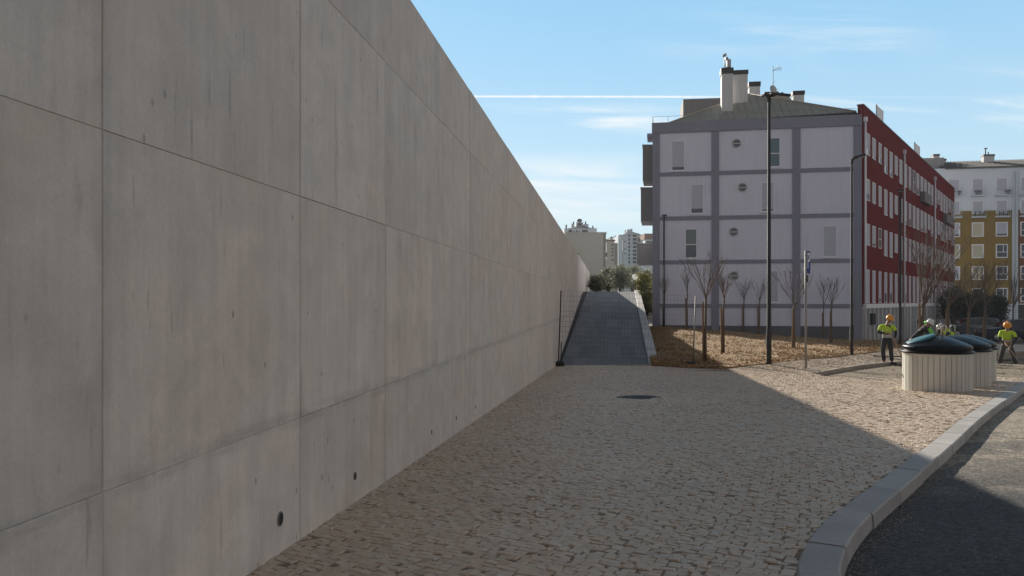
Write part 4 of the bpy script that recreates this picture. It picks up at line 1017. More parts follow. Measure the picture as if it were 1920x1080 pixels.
# ------------------------------------------------------------------ semi-underground bins
def bin_mesh(root, hatch):
    r, n = .735, 38
    m = MB(); m.m = 1; m.lathe([(r - .02, -.2), (r - .02, .78)], 38, smooth=False); m.m = 0
    for k in range(n):
        t0 = 2 * math.pi * (k + .045) / n; t1 = 2 * math.pi * (k + .955) / n
        d = random.uniform(-.002, .002)
        vs = []
        for z in (-.2, .775):
            for rr, t in ((r - .02, t0), (r + d - .004, t0), (r + d, t0 + .012), (r + d, t1 - .012), (r + d - .004, t1), (r - .02, t1)): vs.append((rr * math.cos(t), rr * math.sin(t), z))
        m.add(vs, [(i, (i + 1) % 6, 6 + (i + 1) % 6, 6 + i) for i in range(6)] + [tuple(range(6, 12))])
    m.build('body', ['bin_board', 'joint_dark'], root, world=False)
    m = MB(); m.lathe([(r + .002, .735), (r + .008, .74), (r + .008, .772), (r + .002, .778)], 64); m.build('band', 'bin_board', root, world=False)
    m = MB(); m.lathe([(.70, .776), (.765, .778), (.785, .79), (.787, .812), (.77, .822), (.735, .828), (.728, .84), (.742, .85), (.748, .90), (.735, .925), (.70, .945), (.60, .985), (.48, 1.03), (.34, 1.075), (.2, 1.105), (.08, 1.12), (0, 1.123)], 64)
    m.build('lid', 'bin_lid', root, world=False)
    m = MB(); m.T = Matrix.Translation((.06 if hatch else -.30, -.02, 1.10 if hatch else 1.09))
    pts = []
    for k in range(13):
        a = math.pi * k / 12; pts.append((-.055 * math.cos(a), 0, .20 + .055 * math.sin(a)))
    pts = [(-.055, 0, -.03)] + pts + [(.055, 0, -.03)]
    m.tube(pts, .017, 8); m.box(-.07, .07, -.03, .03, -.035, -.0 if hatch else -.02, .006); m.build('lifting_loop', 'steel', root, world=False)
    if hatch:
        m = MB(); m.T = Matrix.Translation((-.34, -.10, 1.055)) @ Matrix.Rotation(R(-17), 4, 'Y') @ Matrix.Rotation(R(5), 4, 'X')
        m.lathe([(.0, -.03), (.30, -.03), (.335, -.02), (.34, .005), (.325, .02), (.2, .035), (0, .04)], 40)
        m.v = [v for v in m.v]; m.build('hatch', 'bin_hatch', root, world=False)
        m = MB(); m.T = Matrix.Translation((-.33, -.10, 1.03)) @ Matrix.Rotation(R(-12), 4, 'Y'); m.lathe([(.0, -.03), (.31, -.03), (.30, .012), (.27, .015)], 36); m.build('hatch_collar', 'bin_lid', root, world=False)
        m = MB(); m.T = Matrix.Translation((-.62, -.2, .955)); m.box(-.04, .04, -.03, .03, -.012, .022, .008); m.build('hatch_handle', 'bin_lid', root, world=False)
        m = MB(); m.T = Matrix.Translation((-.76, -.1, .30)); m.box(-.05, .04, -.04, .04, -.012, .02, .006); m.build('foot_pedal', 'steel', root, world=False)
bins = [((8.87, 16.7), 'nearest big round cream slatted waste bin, with teal lid flap on its dark dome', True),
        ((9.99, 17.95), 'middle one of three round cream slatted waste bins, dark dome behind the nearest bin', False),
        ((10.96, 19.35), 'farthest of three round cream slatted waste bins, only its right edge showing', False)]
for (x, y), lab, h in bins:
    r_ = thing('waste_bin', lab, 'waste bin', (x, y, plane_z(x, y)), R(-28) if h else R(-29), 'round slatted waste bins by the kerb'); bin_mesh(r_, h); r_.scale = (.885, .885, 1)

# ------------------------------------------------------------------ site fence in front of the ramp
fa_, fb_ = P(1047, 683, 30.4), P(1299, 688, 28.6); ta, tb_ = P(1052, 545, 30.45), P(1304.5, 555, 28.65)
fn = thing('mesh_fence', 'thin temporary wire mesh fence panel on two block feet, across the foot of the ramp', 'fence', tuple(fa_))
for a, b in ((fa_, ta), (fb_, tb_)): m = MB(); m.tube([a, b], .024, 8); m.build('post', 'post_paint' if a is fa_ else 'galvanised', fn)
m = MB()
for k in range(14):
    f = .10 + .90 * k / 13; m.tube([fa_.lerp(ta, f), fb_.lerp(tb_, f)], .0026, 4, False)
for k in range(1, 40):
    f = k / 40; m.tube([fa_.lerp(fb_, f) + Vector((0, 0, .25)), ta.lerp(tb_, f)], .0022, 4, False)
m.build('mesh', 'rusty_wire', fn)
for q in (fa_, fb_):
    m = MB(); m.T = Matrix.Translation((q.x, q.y, plane_z(q.x, q.y)))
    m.box(-.20, .20, -.33, .33, 0, .17, .03); m.build('foot', 'black_rubber', fn)
m = MB(); m.tube([fa_ + Vector((.09, 0, .0)), fa_ + Vector((.11, 0, .85))], .02, 6); m.build('brace', 'post_paint', fn)

# ------------------------------------------------------------------ lamp posts
def lamp(label, base, top, r0, r1, head, col='post_paint', sc=1.0):
    r_ = thing('street_lamp', label, 'street lamp', tuple(base), 0, 'dark street lamps')
    t = Vector((0, 0, top.z - base.z)); m = MB(); m.tube([(0, 0, -.3), (0, 0, 1.1), (0, 0, 1.12), t], [r0, r0, r0 * .88, r1], 14); m.build('post', col, r_, world=False)
    m = MB(); m.box(-r0 - .012, -r0 + .02, -.05, .05, .5, .95, .008); m.build('service_door', col, r_, world=False)
    for (dx, dy, dz, ln, w_, pitch) in head:
        m = MB(); m.tube([t + Vector((0, 0, -.18)), t + Vector((dx * .25, dy * .25, dz * .3 - .02)), t + Vector((dx, dy, dz))], [.05 * sc, .045 * sc, .04 * sc], 8); m.build('arm', col, r_, world=False)
        a = math.atan2(dy, dx); m = MB(); m.T = Matrix.Translation(t + Vector((dx, dy, dz))) @ Matrix.Rotation(a, 4, 'Z') @ Matrix.Rotation(-pitch, 4, 'Y')
        m.box(-.12, ln, -w_, w_, -.045 * sc, .05 * sc, .03 * sc); m.m = 1; m.box(.06, ln - .05, -w_ + .04, w_ - .04, -.058 * sc, -.0451 * sc); m.build('lamp_head', [col, 'lens_clear'], r_, world=False)
    return r_
b = P(1442, 680, 26.4); lamp('tall dark double-headed lamp post, at the pavement edge in front of the grey building', b, P(1444, 181, 26.4), 0.08, .046, [(.12, .02, .06, .58, .17, R(-3)), (-.08, -.02, .02, .16, .10, R(2))])
b = P(1597, 665, 30); lamp('slim dark lamp post with one head, in front of the red building corner', b, P(1601.5, 298, 30), .06, .036, [(.14, -.05, .05, .34, .09, R(14))])
b = bank_at(1245, 612); b.z -= .05; lamp('thin dark lamp post at the left corner of the grey building', b, P(1244.5, 406, b.y), .07, .05, [(.02, -.06, .06, .16, .12, 0), (-.04, -.05, .06, .08, .1, 0)])
b = P(1688, 644, 38); b.z = base_z(b.x, b.y); lamp('lamp post along the dark red facade, behind the first worker', b, P(1690, 360, 38), .07, .05, [(-.05, -.1, .05, .18, .12, 0), (.05, -.08, .05, .06, .08, 0)])
b = P(1168, 500, 205); b.z = -3; r_ = thing('street_lamp', 'faint distant lamp post against the white tower', 'street lamp', tuple(b), 0, 'dark street lamps')
m = MB(); m.tube([b, P(1168, 449, 205)], [.16, .11], 6); m.build('post', 'dish_grey', r_); m = MB(); m.tube([P(1168, 449, 205), P(1163, 446, 205)], .1, 6); m.build('arm', 'dish_grey', r_)
gl = P(1191, 548, 62.5); gl.z = 1.98; r_ = thing('globe_lamp', 'white globe lamp on a thin post at the top of the ramp', 'globe lamp', tuple(gl))
m = MB(); m.tube([gl, P(1191, 525, 62.5)], [.05, .035], 8); m.lathe([(.09, 0), (.09, .06), (.05, .1)], 12, P(1191, 527, 62.5)); m.build('post', 'post_paint', r_)
m = MB(); c = P(1191, 519.5, 62.5); m.ell(tuple(c), (.23, .23, .23), 24, 14); m.build('globe', 'globe_glass', r_)

# ------------------------------------------------------------------ parking sign
b = P(1511, 690, 25.2); b.z = gz(b.x, b.y); sg = thing('parking_sign', 'blue parking sign on a thin grey pole, turned almost edge-on, on the sunlit pavement', 'road sign', tuple(b))
hp = P(1511, 470, 25.2).z - b.z
m = MB(); m.tube([(0, 0, -.2), (0, 0, hp)], .037, 12); m.lathe([(.037, hp), (.03, hp + .012), (0, hp + .015)], 12); m.build('pole', 'galvanised', sg, world=False)
vd = math.atan2(b.x, b.y)                              # the plate's face is turned well away from the viewer
az = R(-90) - vd + R(79)
SM = Matrix.Rotation(az, 4, 'Z')
m = MB(); m.T = SM; pw, z1, z0 = .27, hp - .005, hp - .725
m.T = Matrix.Translation((.085, .0, 0)) @ SM
# local x = normal of the plate, local y = its width
m.box(-.012, .0, -pw, pw, z0, z1, .004); m.m = 1; m.box(.0004, .003, -pw + .012, pw - .012, z0 + .012, z1 - .012)
pl_ = m.build('plate', ['galvanised', 'sign_blue'], sg, world=False)
fc = bpy.data.curves.new('letter', 'FONT'); fc.body = 'P'; fc.size = .72; fc.extrude = .0015; fc.align_x = 'CENTER'; fc.align_y = 'CENTER'
fo = bpy.data.objects.new('letter_curve', fc); COL.objects.link(fo); bpy.context.view_layer.update()
lm = bpy.data.meshes.new_from_object(fo.evaluated_get(bpy.context.evaluated_depsgraph_get())); bpy.data.objects.remove(fo)
lm.transform(Matrix.Translation((.085, .0, 0)) @ SM @ Matrix.Translation((.005, 0, (z0 + z1) / 2 + .02)) @ Matrix(((0, 0, 1, 0), (1, 0, 0, 0), (0, 1, 0, 0), (0, 0, 0, 1))) @ Matrix.Scale(1.25, 4, (1, 0, 0)))
lm.materials.append(MATS['sign_white']); lo = bpy.data.objects.new('letter', lm); COL.objects.link(lo); lo.parent = pl_
m = MB(); m.T = Matrix.Translation((.05, 0, 0)) @ SM; m.box(-.012, .004, -.12, .12, z0 - .27, z0 - .05, .004); m.build('lower_plate', 'post_paint', sg, world=False)
for zz in (z0 + .12, z1 - .12, z0 - .16): m = MB(); m.box(-.045, .06, -.045, .045, zz - .02, zz + .02, .006); m.build('clamp', 'galvanised', sg, world=False)

# ------------------------------------------------------------------ saplings
def limb(m, p, d, L_, r, rnd, depth, zmax, curl=0.12, up=.25):
    pts = [p.copy()]; rad = [r]; n = 5; dd = d.normalized()
    for k in range(n):
        dd = (dd + Vector((rnd.uniform(-curl, curl), rnd.uniform(-curl, curl), up * .2 + rnd.uniform(-.02, .06)))).normalized()
        q_ = pts[-1] + dd * L_ / n
        if q_.z > zmax: break
        pts.append(q_); rad.append(max(.0055, r * (1 - .16 * (k + 1))))
    if len(pts) < 2: return
    n = len(pts) - 1
    m.tube(pts, rad, 6 if r > .015 else 4, False)
    if depth > 0:
        for _ in range(rnd.choice((3, 3, 4))):
            i = rnd.randint(1, n); s = rnd.uniform(.35, .7)
            nd = (dd + Vector((rnd.uniform(-.55, .55), rnd.uniform(-.55, .55), rnd.uniform(.0, .45)))).normalized()
            limb(m, pts[i], nd, L_ * s, max(.006, rad[i] * .6), rnd, depth - 1, zmax * rnd.uniform(.9, 1.0) + .05, curl, up)
def sapling(label, base, hfork, htop, spread, nl, seed, stake_top=None, stake_label=None, thick=.035, lean=(0, 0), group='bare young saplings', skew=0.0):
    rnd = random.Random(seed); b = Vector(base)
    r_ = thing('sapling', label, 'sapling', tuple(b), 0, group)
    m = MB(); tp = Vector((lean[0] + .02, lean[1], hfork)); pts = [Vector((0, 0, -.1)), Vector((rnd.uniform(-.015, .015), 0, hfork * .35)), Vector((lean[0] * .6 + rnd.uniform(-.02, .02), lean[1] * .6, hfork * .72)), tp]
    m.tube(pts, [thick * 1.15, thick, thick * .85, thick * .8], 9); m.ell(tuple(tp), (thick * 1.15, thick * 1.15, thick * 1.5), 8, 6); m.build('trunk', 'bark', r_, world=False)
    m = MB(); H = htop - hfork
    for k in range(nl):
        a = 2 * math.pi * k / nl + rnd.uniform(-.4, .4); s = spread * rnd.uniform(.55, 1.1)
        d = Vector((math.cos(a) * s + skew, math.sin(a) * s, 1.0)); limb(m, tp + Vector((0, 0, rnd.uniform(-.12, .05))), d, H * rnd.uniform(.6, 1.05), thick * .32, rnd, 2 if H > .9 else 1, htop * rnd.uniform(.88, 1.0))
    m.build('crown', 'twig', r_, world=False)
    if stake_top:
        s = thing('wooden_stake', stake_label, 'stake', (b.x - .07, b.y + .02, b.z), 0, 'timber stakes beside the saplings')
        m = MB(); w_ = rnd.uniform(.032, .042); m.T = Matrix.Rotation(rnd.uniform(-.02, .03), 4, 'Y') @ Matrix.Rotation(rnd.uniform(0, 1), 4, 'Z'); m.lathe([(w_, -.15), (w_, stake_top - .03), (w_ * .8, stake_top), (0, stake_top + .005)], 9, smooth=False); m.build('post', 'stake_wood', s, world=False)
        m = MB(); m.tube([(-.03 + .11 * (.5 + .5 * math.cos(t)), .045 * math.sin(t), stake_top - .16) for t in [2 * math.pi * k / 10 for k in range(11)]], .009, 5, False); m.build('tie', 'post_paint', s, world=False)
ST = 'brown timber stake tied to the '
SP = [ # px, base y, fork y, top y, spread, limbs, stake y, description, thick
 (1322.5, 678, 556, 448, .75, 9, 566, 'tallest bare sapling, second tree right of the fence post side, nearest the pavement', .05),
 (1357, 662, 556, 498, .55, 7, 575, 'slender bare sapling with low forked crown, just right of the tallest one', .042),
 (1288.5, 618, 552, 498, .22, 5, 558, 'narrow upright sapling with few stubby branches, left of the tallest one', .045),
 (1245.5, 613, 556, 512, .2, 5, 575, 'small sapling hiding the foot of the corner lamp post', .05),
 (1394.5, 622, 560, 515, .55, 7, 572, 'small dark fan-shaped sapling close to the white end wall, left one of a pair', .04),
 (1424, 626, 561, 514, .55, 7, 573, 'small dark fan-shaped sapling close to the white end wall, right one of a pair', .04),
 (1489, 653, 570, 486, .7, 8, 577, 'bare sapling with long left branches, between tall lamp and parking sign', .045),
 (1544, 633, 570, 515, .5, 6, 586, 'smaller of two saplings right of the parking sign', .042),
 (1559, 643, 568, 512, .65, 7, 583, 'bigger wide-branched sapling right of the parking sign', .045)]
for i, (px, yb, yf, yt, sp_, nl, ys, desc, th) in enumerate(SP):
    b = bank_at(px, yb); s = F / b.y
    sapling({0: 'tallest bare sapling on the bank, its wide crown against the white end wall', 1: 'slender bare sapling with low forked crown, just right of the tallest one'}.get(i, desc), b, (yb - yf) / s, (yb - yt) / s, sp_, nl, 40 + i, (yb - ys) / s, ST + ['tallest sapling on the bank', 'slender low-forked sapling right of the tallest', 'narrow stubby sapling left of the tallest', 'small sapling by the corner lamp post', 'left small sapling close to the end wall', 'right small sapling close to the end wall', 'sapling between tall lamp and parking sign', 'smaller sapling right of the parking sign', 'wide-branched sapling right of the parking sign'][i], th, skew=.12 if i in (0, 7, 8) else 0)
SR = [(1730, 650, 572, 404, .5, 18, 568, 29.5, 'very tall bare sapling with many sunlit twigs, in front of the red building', 'very tall sapling in front of the red building', .068),
      (1777.5, 650, 572, 474, .7, 14, 577, 31.0, 'bare sapling with two long forks slanting right, behind the middle waste bin', 'slanting forked sapling behind the middle bin', .05),
      (1817, 650, 580, 480, .7, 14, 585, 33.0, 'bare sapling behind the farthest waste bin, before the yellow facade', 'sapling behind the farthest bin', .045),
      (1847, 650, 575, 476, .5, 12, 592, 34.5, 'slim pale bare sapling left of the worker with the broom', 'slim sapling left of the worker with the broom', .045),
      (1899, 650, 575, 498, .5, 12, None, 46, 'dim bare sapling beyond the worker with the broom, by the dark car', '', .05)]
for i, (px, yb, yf, yt, sp_, nl, ys, Y, desc, sd_, th) in enumerate(SR):
    b = P(px, yb, Y); b.z = bay_z(b.x, b.y) if Y < 31 else base_z(b.x, b.y) + .03; s = F / Y; zz = lambda y: CZ - (y - HZ) / s - b.z
    sapling(desc, b, zz(yf), zz(yt), sp_, nl, 70 + i, zz(ys) if ys else None, ST + sd_, th, skew=.3)

# ------------------------------------------------------------------ leafy trees
def leafy(name, label, cat, base, trunk_h, crowns, leaf, nleaf, lsize, seed, group=None, tr=.10):
    rnd = random.Random(seed); r_ = thing(name, label, cat, base, 0, group)
    m = MB()
    for (cx_, cy_, cz_, rx, ry, rz_) in crowns:
        m.tube([(0, 0, -.2), (cx_ * .2, cy_ * .2, trunk_h * .6), (cx_ * .7, cy_ * .7, max(trunk_h, cz_ * .75)), (cx_, cy_, cz_ + rz_ * .4)], [tr, tr * .8, tr * .5, tr * .2], 7, False)
        for _ in range(5):
            d = Vector((rnd.gauss(0, 1), rnd.gauss(0, 1), rnd.uniform(0, 1))).normalized(); m.tube([(cx_ * .7, cy_ * .7, cz_ * .8), (cx_ + d.x * rx * .8, cy_ + d.y * ry * .8, cz_ + d.z * rz_ * .8)], [tr * .35, tr * .1], 5, False)
    m.build('trunk', 'bark', r_, world=False)
    vs = []; fs = []; tot = sum(c[3] * c[5] for c in crowns)
    for (cx_, cy_, cz_, rx, ry, rz_) in crowns:
        k = int(nleaf * rx * rz_ / tot); clumps = []
        for _ in range(max(8, k // 45)):
            d = Vector((rnd.gauss(0, 1), rnd.gauss(0, 1), rnd.gauss(0, 1))).normalized() * rnd.uniform(.55, 1.05) ; clumps.append((Vector((cx_ + d.x * rx, cy_ + d.y * ry, cz_ + d.z * rz_)), rnd.uniform(.16, .36) * min(rx, rz_)))
        for _ in range(k):
            c, s = rnd.choice(clumps); p = c + Vector((rnd.gauss(0, s), rnd.gauss(0, s), rnd.gauss(0, s * .8)))
            a = Vector((rnd.gauss(0, 1), rnd.gauss(0, 1), rnd.gauss(0, .8))).normalized(); b = a.cross(Vector((rnd.gauss(0, 1), rnd.gauss(0, 1), rnd.gauss(0, 1)))).normalized(); l = lsize * rnd.uniform(.6, 1.3)
            q = len(vs); vs += [tuple(p), tuple(p + a * l * .5 + b * l * .28), tuple(p + a * l), tuple(p + a * l * .5 - b * l * .28)]; fs.append((q, q + 1, q + 2, q + 3))
    m = MB(); m.add(vs, fs); m.build('crown', leaf, r_, world=False, fix=False); return r_
OG = 'olive trees beyond the ramp'
for i, (px, Y, ht, hw, lab) in enumerate(((1119, 72, 497 + 18, 15, 'low dark olive tree nearest the end of the concrete wall, top of the ramp'), (1140, 78, 500, 20, 'grey green olive tree in front of the cream block, behind the ramp'), (1163, 74, 497, 22, 'widest grey green olive tree, in the middle behind the ramp'), (1185, 82, 496, 20, 'olive tree behind the white globe lamp'), (1207, 70, 505, 18, 'olive tree next to the grey building corner'))):
    top = P(px, ht, Y).z - 1.98; h = top; x = P(px, 550, Y).x; w_ = hw * 1.1 / F * Y
    leafy('olive_tree', lab, 'olive tree', (x, Y, 1.97), h * .35, [(-w_ * .3, 0, h * .55, w_ * .6, w_ * .7, h * .32), (w_ * .35, .3, h * .6, w_ * .6, w_ * .6, h * .34), (0, -.3, h * .74, w_ * .55, w_ * .6, h * .24), (w_ * .1, 0, h * .38, w_ * .7, w_ * .6, h * .25)], 'olive_leaf', 5600, .16, 100 + i, OG)
x = P(1212, 590, 58).x
leafy('shrub', 'yellow green bushy shrub between the ramp wall and the grey building', 'shrub', (x, 58, .1), .8, [(0, 0, 1.0, .55, .6, .8), (.05, .2, 2.0, .5, .5, .8), (-.15, 0, 2.7, .45, .4, .55), (-.45, .3, 2.35, .3, .3, .4)], 'yellow_leaf', 5200, .13, 131)
x = P(1084, 500, 54).x - .9
leafy('shrub', 'small sprig of a shrub peeping over the top of the concrete wall', 'shrub', (x - .1, 54, WT - .75), .5, [(.15, 0, 1.0, .35, .5, .3), (.75, .2, .85, .22, .4, .2)], 'yellow_leaf', 700, .11, 132, tr=.03)
DG = 'dark evergreen trees in front of the ochre building'
for i, (px, Y, yt, hw, lab) in enumerate(((1788, 78, 536, 26, 'dark evergreen tree half hidden by the end of the red building'), (1830, 74, 541, 30, 'broad dark evergreen tree in the middle below the ochre facade'), (1868, 82, 548, 22, 'dark evergreen tree above the roof of the dark car'))):
    b0 = P(px, 630, Y); b0.z = base_z(b0.x, Y); h = P(px, yt, Y).z - b0.z; w_ = hw / F * Y
    leafy('evergreen_tree', lab, 'tree', tuple(b0), h * .3, [(-w_ * .4, 0, h * .6, w_ * .6, w_ * .6, h * .26), (w_ * .4, .2, h * .62, w_ * .6, w_ * .6, h * .28), (0, -.2, h * .78, w_ * .6, w_ * .6, h * .2), (w_ * .1, .1, h * .45, w_ * .8, w_ * .6, h * .2)], 'dark_leaf', 5200, .2, 140 + i, DG, .14)
# ------------------------------------------------------------------ cars
def car(label, loc, rz, paint):
    r_ = thing('parked_car', label, 'car', loc, rz, 'cars parked along the far street')
    # local x forwards, y to the left, z up; a tall estate car 4.5 m long
    prof = [(2.20, .42), (2.26, .62), (2.18, .82), (1.95, .95), (1.05, 1.06), (.35, 1.52), (-.2, 1.64), (-1.2, 1.66), (-1.9, 1.55), (-2.15, 1.08), (-2.24, .85), (-2.24, .5), (-2.15, .34), (2.05, .30)]
    m = MB(); n = len(prof); lay = [(-.90, .0), (-.93, .0), (-.88, 0)]
    secs = []
    for y in (-.90, -.80, 0, .80, .90):
        ring = []
        for x, z in prof:
            k = 1.0 if z < 1.07 else 1 - .22 * (z - 1.07) / .6
            f = .97 if abs(y) == .9 else 1.0
            ring.append((x * f, y * k, .3 + (z - .3) * (f if z > .9 else 1)))
        secs.append(ring)
    vs = [v for s in secs for v in s]; fs = [(a * n + i, a * n + (i + 1) % n, (a + 1) * n + (i + 1) % n, (a + 1) * n + i) for a in range(4) for i in range(n)] + [tuple(range(n))[::-1], tuple(4 * n + i for i in range(n))]
    m.add(vs, fs, False); m.build('body', paint, r_, world=False)
    for s in (-1, 1):
        m = MB()
        def yy_(z): return s * (.90 * (1 - .22 * (z - 1.07) / .6) + .004)
        for quad in ([(.86, 1.10), (.30, 1.46), (-.22, 1.55), (-.22, 1.10)], [(-.30, 1.10), (-.30, 1.55), (-1.15, 1.56), (-1.15, 1.10)], [(-1.23, 1.10), (-1.23, 1.56), (-1.80, 1.46), (-1.98, 1.12)]):
            m.add([(x, yy_(z), z) for x, z in quad], [(0, 1, 2, 3)])
        m.build('side_window', 'car_glass', r_, world=False, fix=False)
        for x in (1.38, -1.38):
            m = MB(); m.T = Matrix.Translation((x, s * .82, .33)) @ Matrix.Rotation(R(90), 4, 'X'); m.lathe([(.21, -.1), (.31, -.105), (.335, -.07), (.335, .07), (.31, .105), (.21, .1)], 24); wh = m.build('wheel', 'tyre', r_, world=False)
            m = MB(); m.T = Matrix.Translation((x, s * .86, .33)) @ Matrix.Rotation(R(90), 4, 'X'); m.lathe([(0, -.07), (.06, -.08), (.21, -.06), (.215, .06), (0, .06)], 16); m.build('rim', 'alloy', wh, world=False)
        m = MB(); m.box(2.10, 2.24, s * .78 - .14, s * .78 + .12, .68, .82, .02); m.build('headlight', 'lens_clear', r_, world=False)
        m = MB(); m.box(-2.25, -2.12, s * .76 - .1, s * .76 + .12, .85, 1.05, .02); m.build('tail_light', 'lens_red', r_, world=False)
        m = MB(); m.box(.62, .80, s * 1.0 - .08, s * 1.0 + .08, 1.05, 1.18, .03); m.build('wing_mirror', paint, r_, world=False)
    m = MB(); m.add([(1.0, -.72, 1.09), (1.0, .72, 1.09), (.38, .66, 1.515), (.38, -.66, 1.515)], [(0, 1, 2, 3)]); m.v = [(a + .012, b, c + .012) for a, b, c in m.v]; m.build('windscreen', 'car_glass', r_, world=False, fix=False)
    m = MB(); m.add([(-2.14, -.7, 1.12), (-2.14, .7, 1.12), (-1.93, .62, 1.50), (-1.93, -.62, 1.50)], [(0, 1, 2, 3)]); m.v = [(a - .015, b, c) for a, b, c in m.v]; m.build('rear_window', 'car_glass', r_, world=False, fix=False)
    m = MB(); m.box(2.2, 2.285, -.75, .75, .34, .5, .03); m.box(-2.285, -2.2, -.75, .75, .36, .55, .03); m.build('bumper', 'post_paint', r_, world=False)
def car_at(px, Y, rz, lab, paint):
    x = P(px, 600, Y).x; car(lab, (x, Y, base_z(x, Y) + .03), rz, paint)
car_at(1896, 60, R(172), 'dark blue estate car parked side-on behind the worker with the broom', 'car_dark')
car_at(1817, 66, R(176), 'grey car in the shade under the dark evergreen trees, behind the bins', 'car_grey')
car_at(1962, 68, R(174), 'dark car parked at the right edge of the picture', 'car_dark')

# ------------------------------------------------------------------ people
def skin_bm(nodes, edges, sub=2):
    """nodes: {name: (pos, radius or (rx, ry))}; one smooth surface grown round the edges"""
    names = list(nodes); me = bpy.data.meshes.new('tmp'); bm = bmesh.new(); lay = bm.verts.layers.skin.verify(); bv = {}
    for k in names:
        p, r = nodes[k]; v = bm.verts.new(p); bv[k] = v; v[lay].radius = (r, r) if isinstance(r, (int, float)) else r
    bv[names[0]][lay].use_root = True
    for a, b in edges: bm.edges.new((bv[a], bv[b]))
    bm.to_mesh(me); bm.free(); o = bpy.data.objects.new('tmp', me); COL.objects.link(o)
    s = o.modifiers.new('s', 'SKIN'); s.use_smooth_shade = True; q = o.modifiers.new('u', 'SUBSURF'); q.levels = sub; q.render_levels = sub
    bpy.context.view_layer.update(); ev = o.evaluated_get(bpy.context.evaluated_depsgraph_get()); m2 = bpy.data.meshes.new_from_object(ev)
    out = ([tuple(v.co) for v in m2.vertices], [tuple(p.vertices) for p in m2.polygons]); bpy.data.objects.remove(o); bpy.data.meshes.remove(m2); bpy.data.meshes.remove(me)
    return out
def head_into(m, c, yaw, pitch, r=1.0):
    """head with brow, nose, mouth, chin and ears; local -y is the face"""
    T0 = m.T.copy(); m.T = T0 @ Matrix.Translation(c) @ Matrix.Rotation(yaw, 4, 'Z') @ Matrix.Rotation(pitch, 4, 'X') @ Matrix.Scale(r, 4)
    vs = []; fs = []; n, k = 20, 16
    for i in range(k + 1):
        a = -math.pi / 2 + math.pi * i / k
        for j in range(n):
            t = 2 * math.pi * j / n; x = .074 * math.cos(a) * math.cos(t); y = .094 * math.cos(a) * math.sin(t); z = .115 * math.sin(a)
            fr_ = max(0, -math.sin(t)) * math.cos(a)
            if z < 0: x *= 1 - .28 * (-z / .115) ** 1.2; y *= 1 - .12 * (-z / .115) if y < 0 else 1 - .35 * (-z / .115)
            if fr_ > .85 and -.035 < z < .025: y -= .022 * (1 - abs(z + .012) / .04) * (1 if abs(x) < .018 else .1)     # nose
            if fr_ > .6 and .0 < z < .03 and .012 < abs(x) < .05: y += .008                                              # eye sockets
            if fr_ > .75 and -.065 < z < -.045 and abs(x) < .03: y -= .006                                               # lips
            if fr_ > .7 and z < -.085: y -= .008
            vs.append((x, y, z))
    for i in range(k):
        for j in range(n): fs.append((i * n + j, i * n + (j + 1) % n, (i + 1) * n + (j + 1) % n, (i + 1) * n + j))
    m.add(vs, fs, True)
    for s in (-1, 1): m.ell((s * .075, .008, -.005), (.010, .02, .032), 8, 6)
    mm = m.m; m.m = 1
    for s in (-1, 1): m.ell((s * .029, -.078, .012), (.010, .007, .006), 8, 5)
    m.m = mm; m.T = T0
def hand_into(m, wrist, d, palm_n, s=1.0, curl=.6, flip=1):
    d = Vector(d).normalized(); pn = Vector(palm_n); pn = (pn - d * pn.dot(d)).normalized(); sd_ = d.cross(pn) * flip; w_ = Vector(wrist)
    pal = [(w_, (.026, .018)), (w_ + d * .05, (.038, .016)), (w_ + d * .088, (.040, .013))]
    v, f = skin_bm({'a': pal[0], 'b': pal[1], 'c': pal[2]}, [('a', 'b'), ('b', 'c')], 1); m.add(v, f, True)
    for k, (off, L_) in enumerate(((-.030, .068), (-.010, .078), (.010, .074), (.029, .058))):
        p = w_ + d * .082 + sd_ * off; dd = d.copy(); pts = [p]; 
        for q, fr_ in enumerate((.45, .32, .23)):
            a = curl * (.6 + .5 * q); dd = (d * math.cos(a) + pn * math.sin(a)).normalized(); pts.append(pts[-1] + dd * L_ * fr_)
        m.tube(pts, [.0095, .009, .008, .0065], 7)
    p = w_ + d * .03 - sd_ * .03; t1 = p + (d * .6 - sd_ * .7 + pn * .3).normalized() * .04; t2 = t1 + (d * .8 - sd_ * .1 + pn * .6).normalized() * .035
    m.tube([p, t1, t2], [.012, .0105, .008], 7)
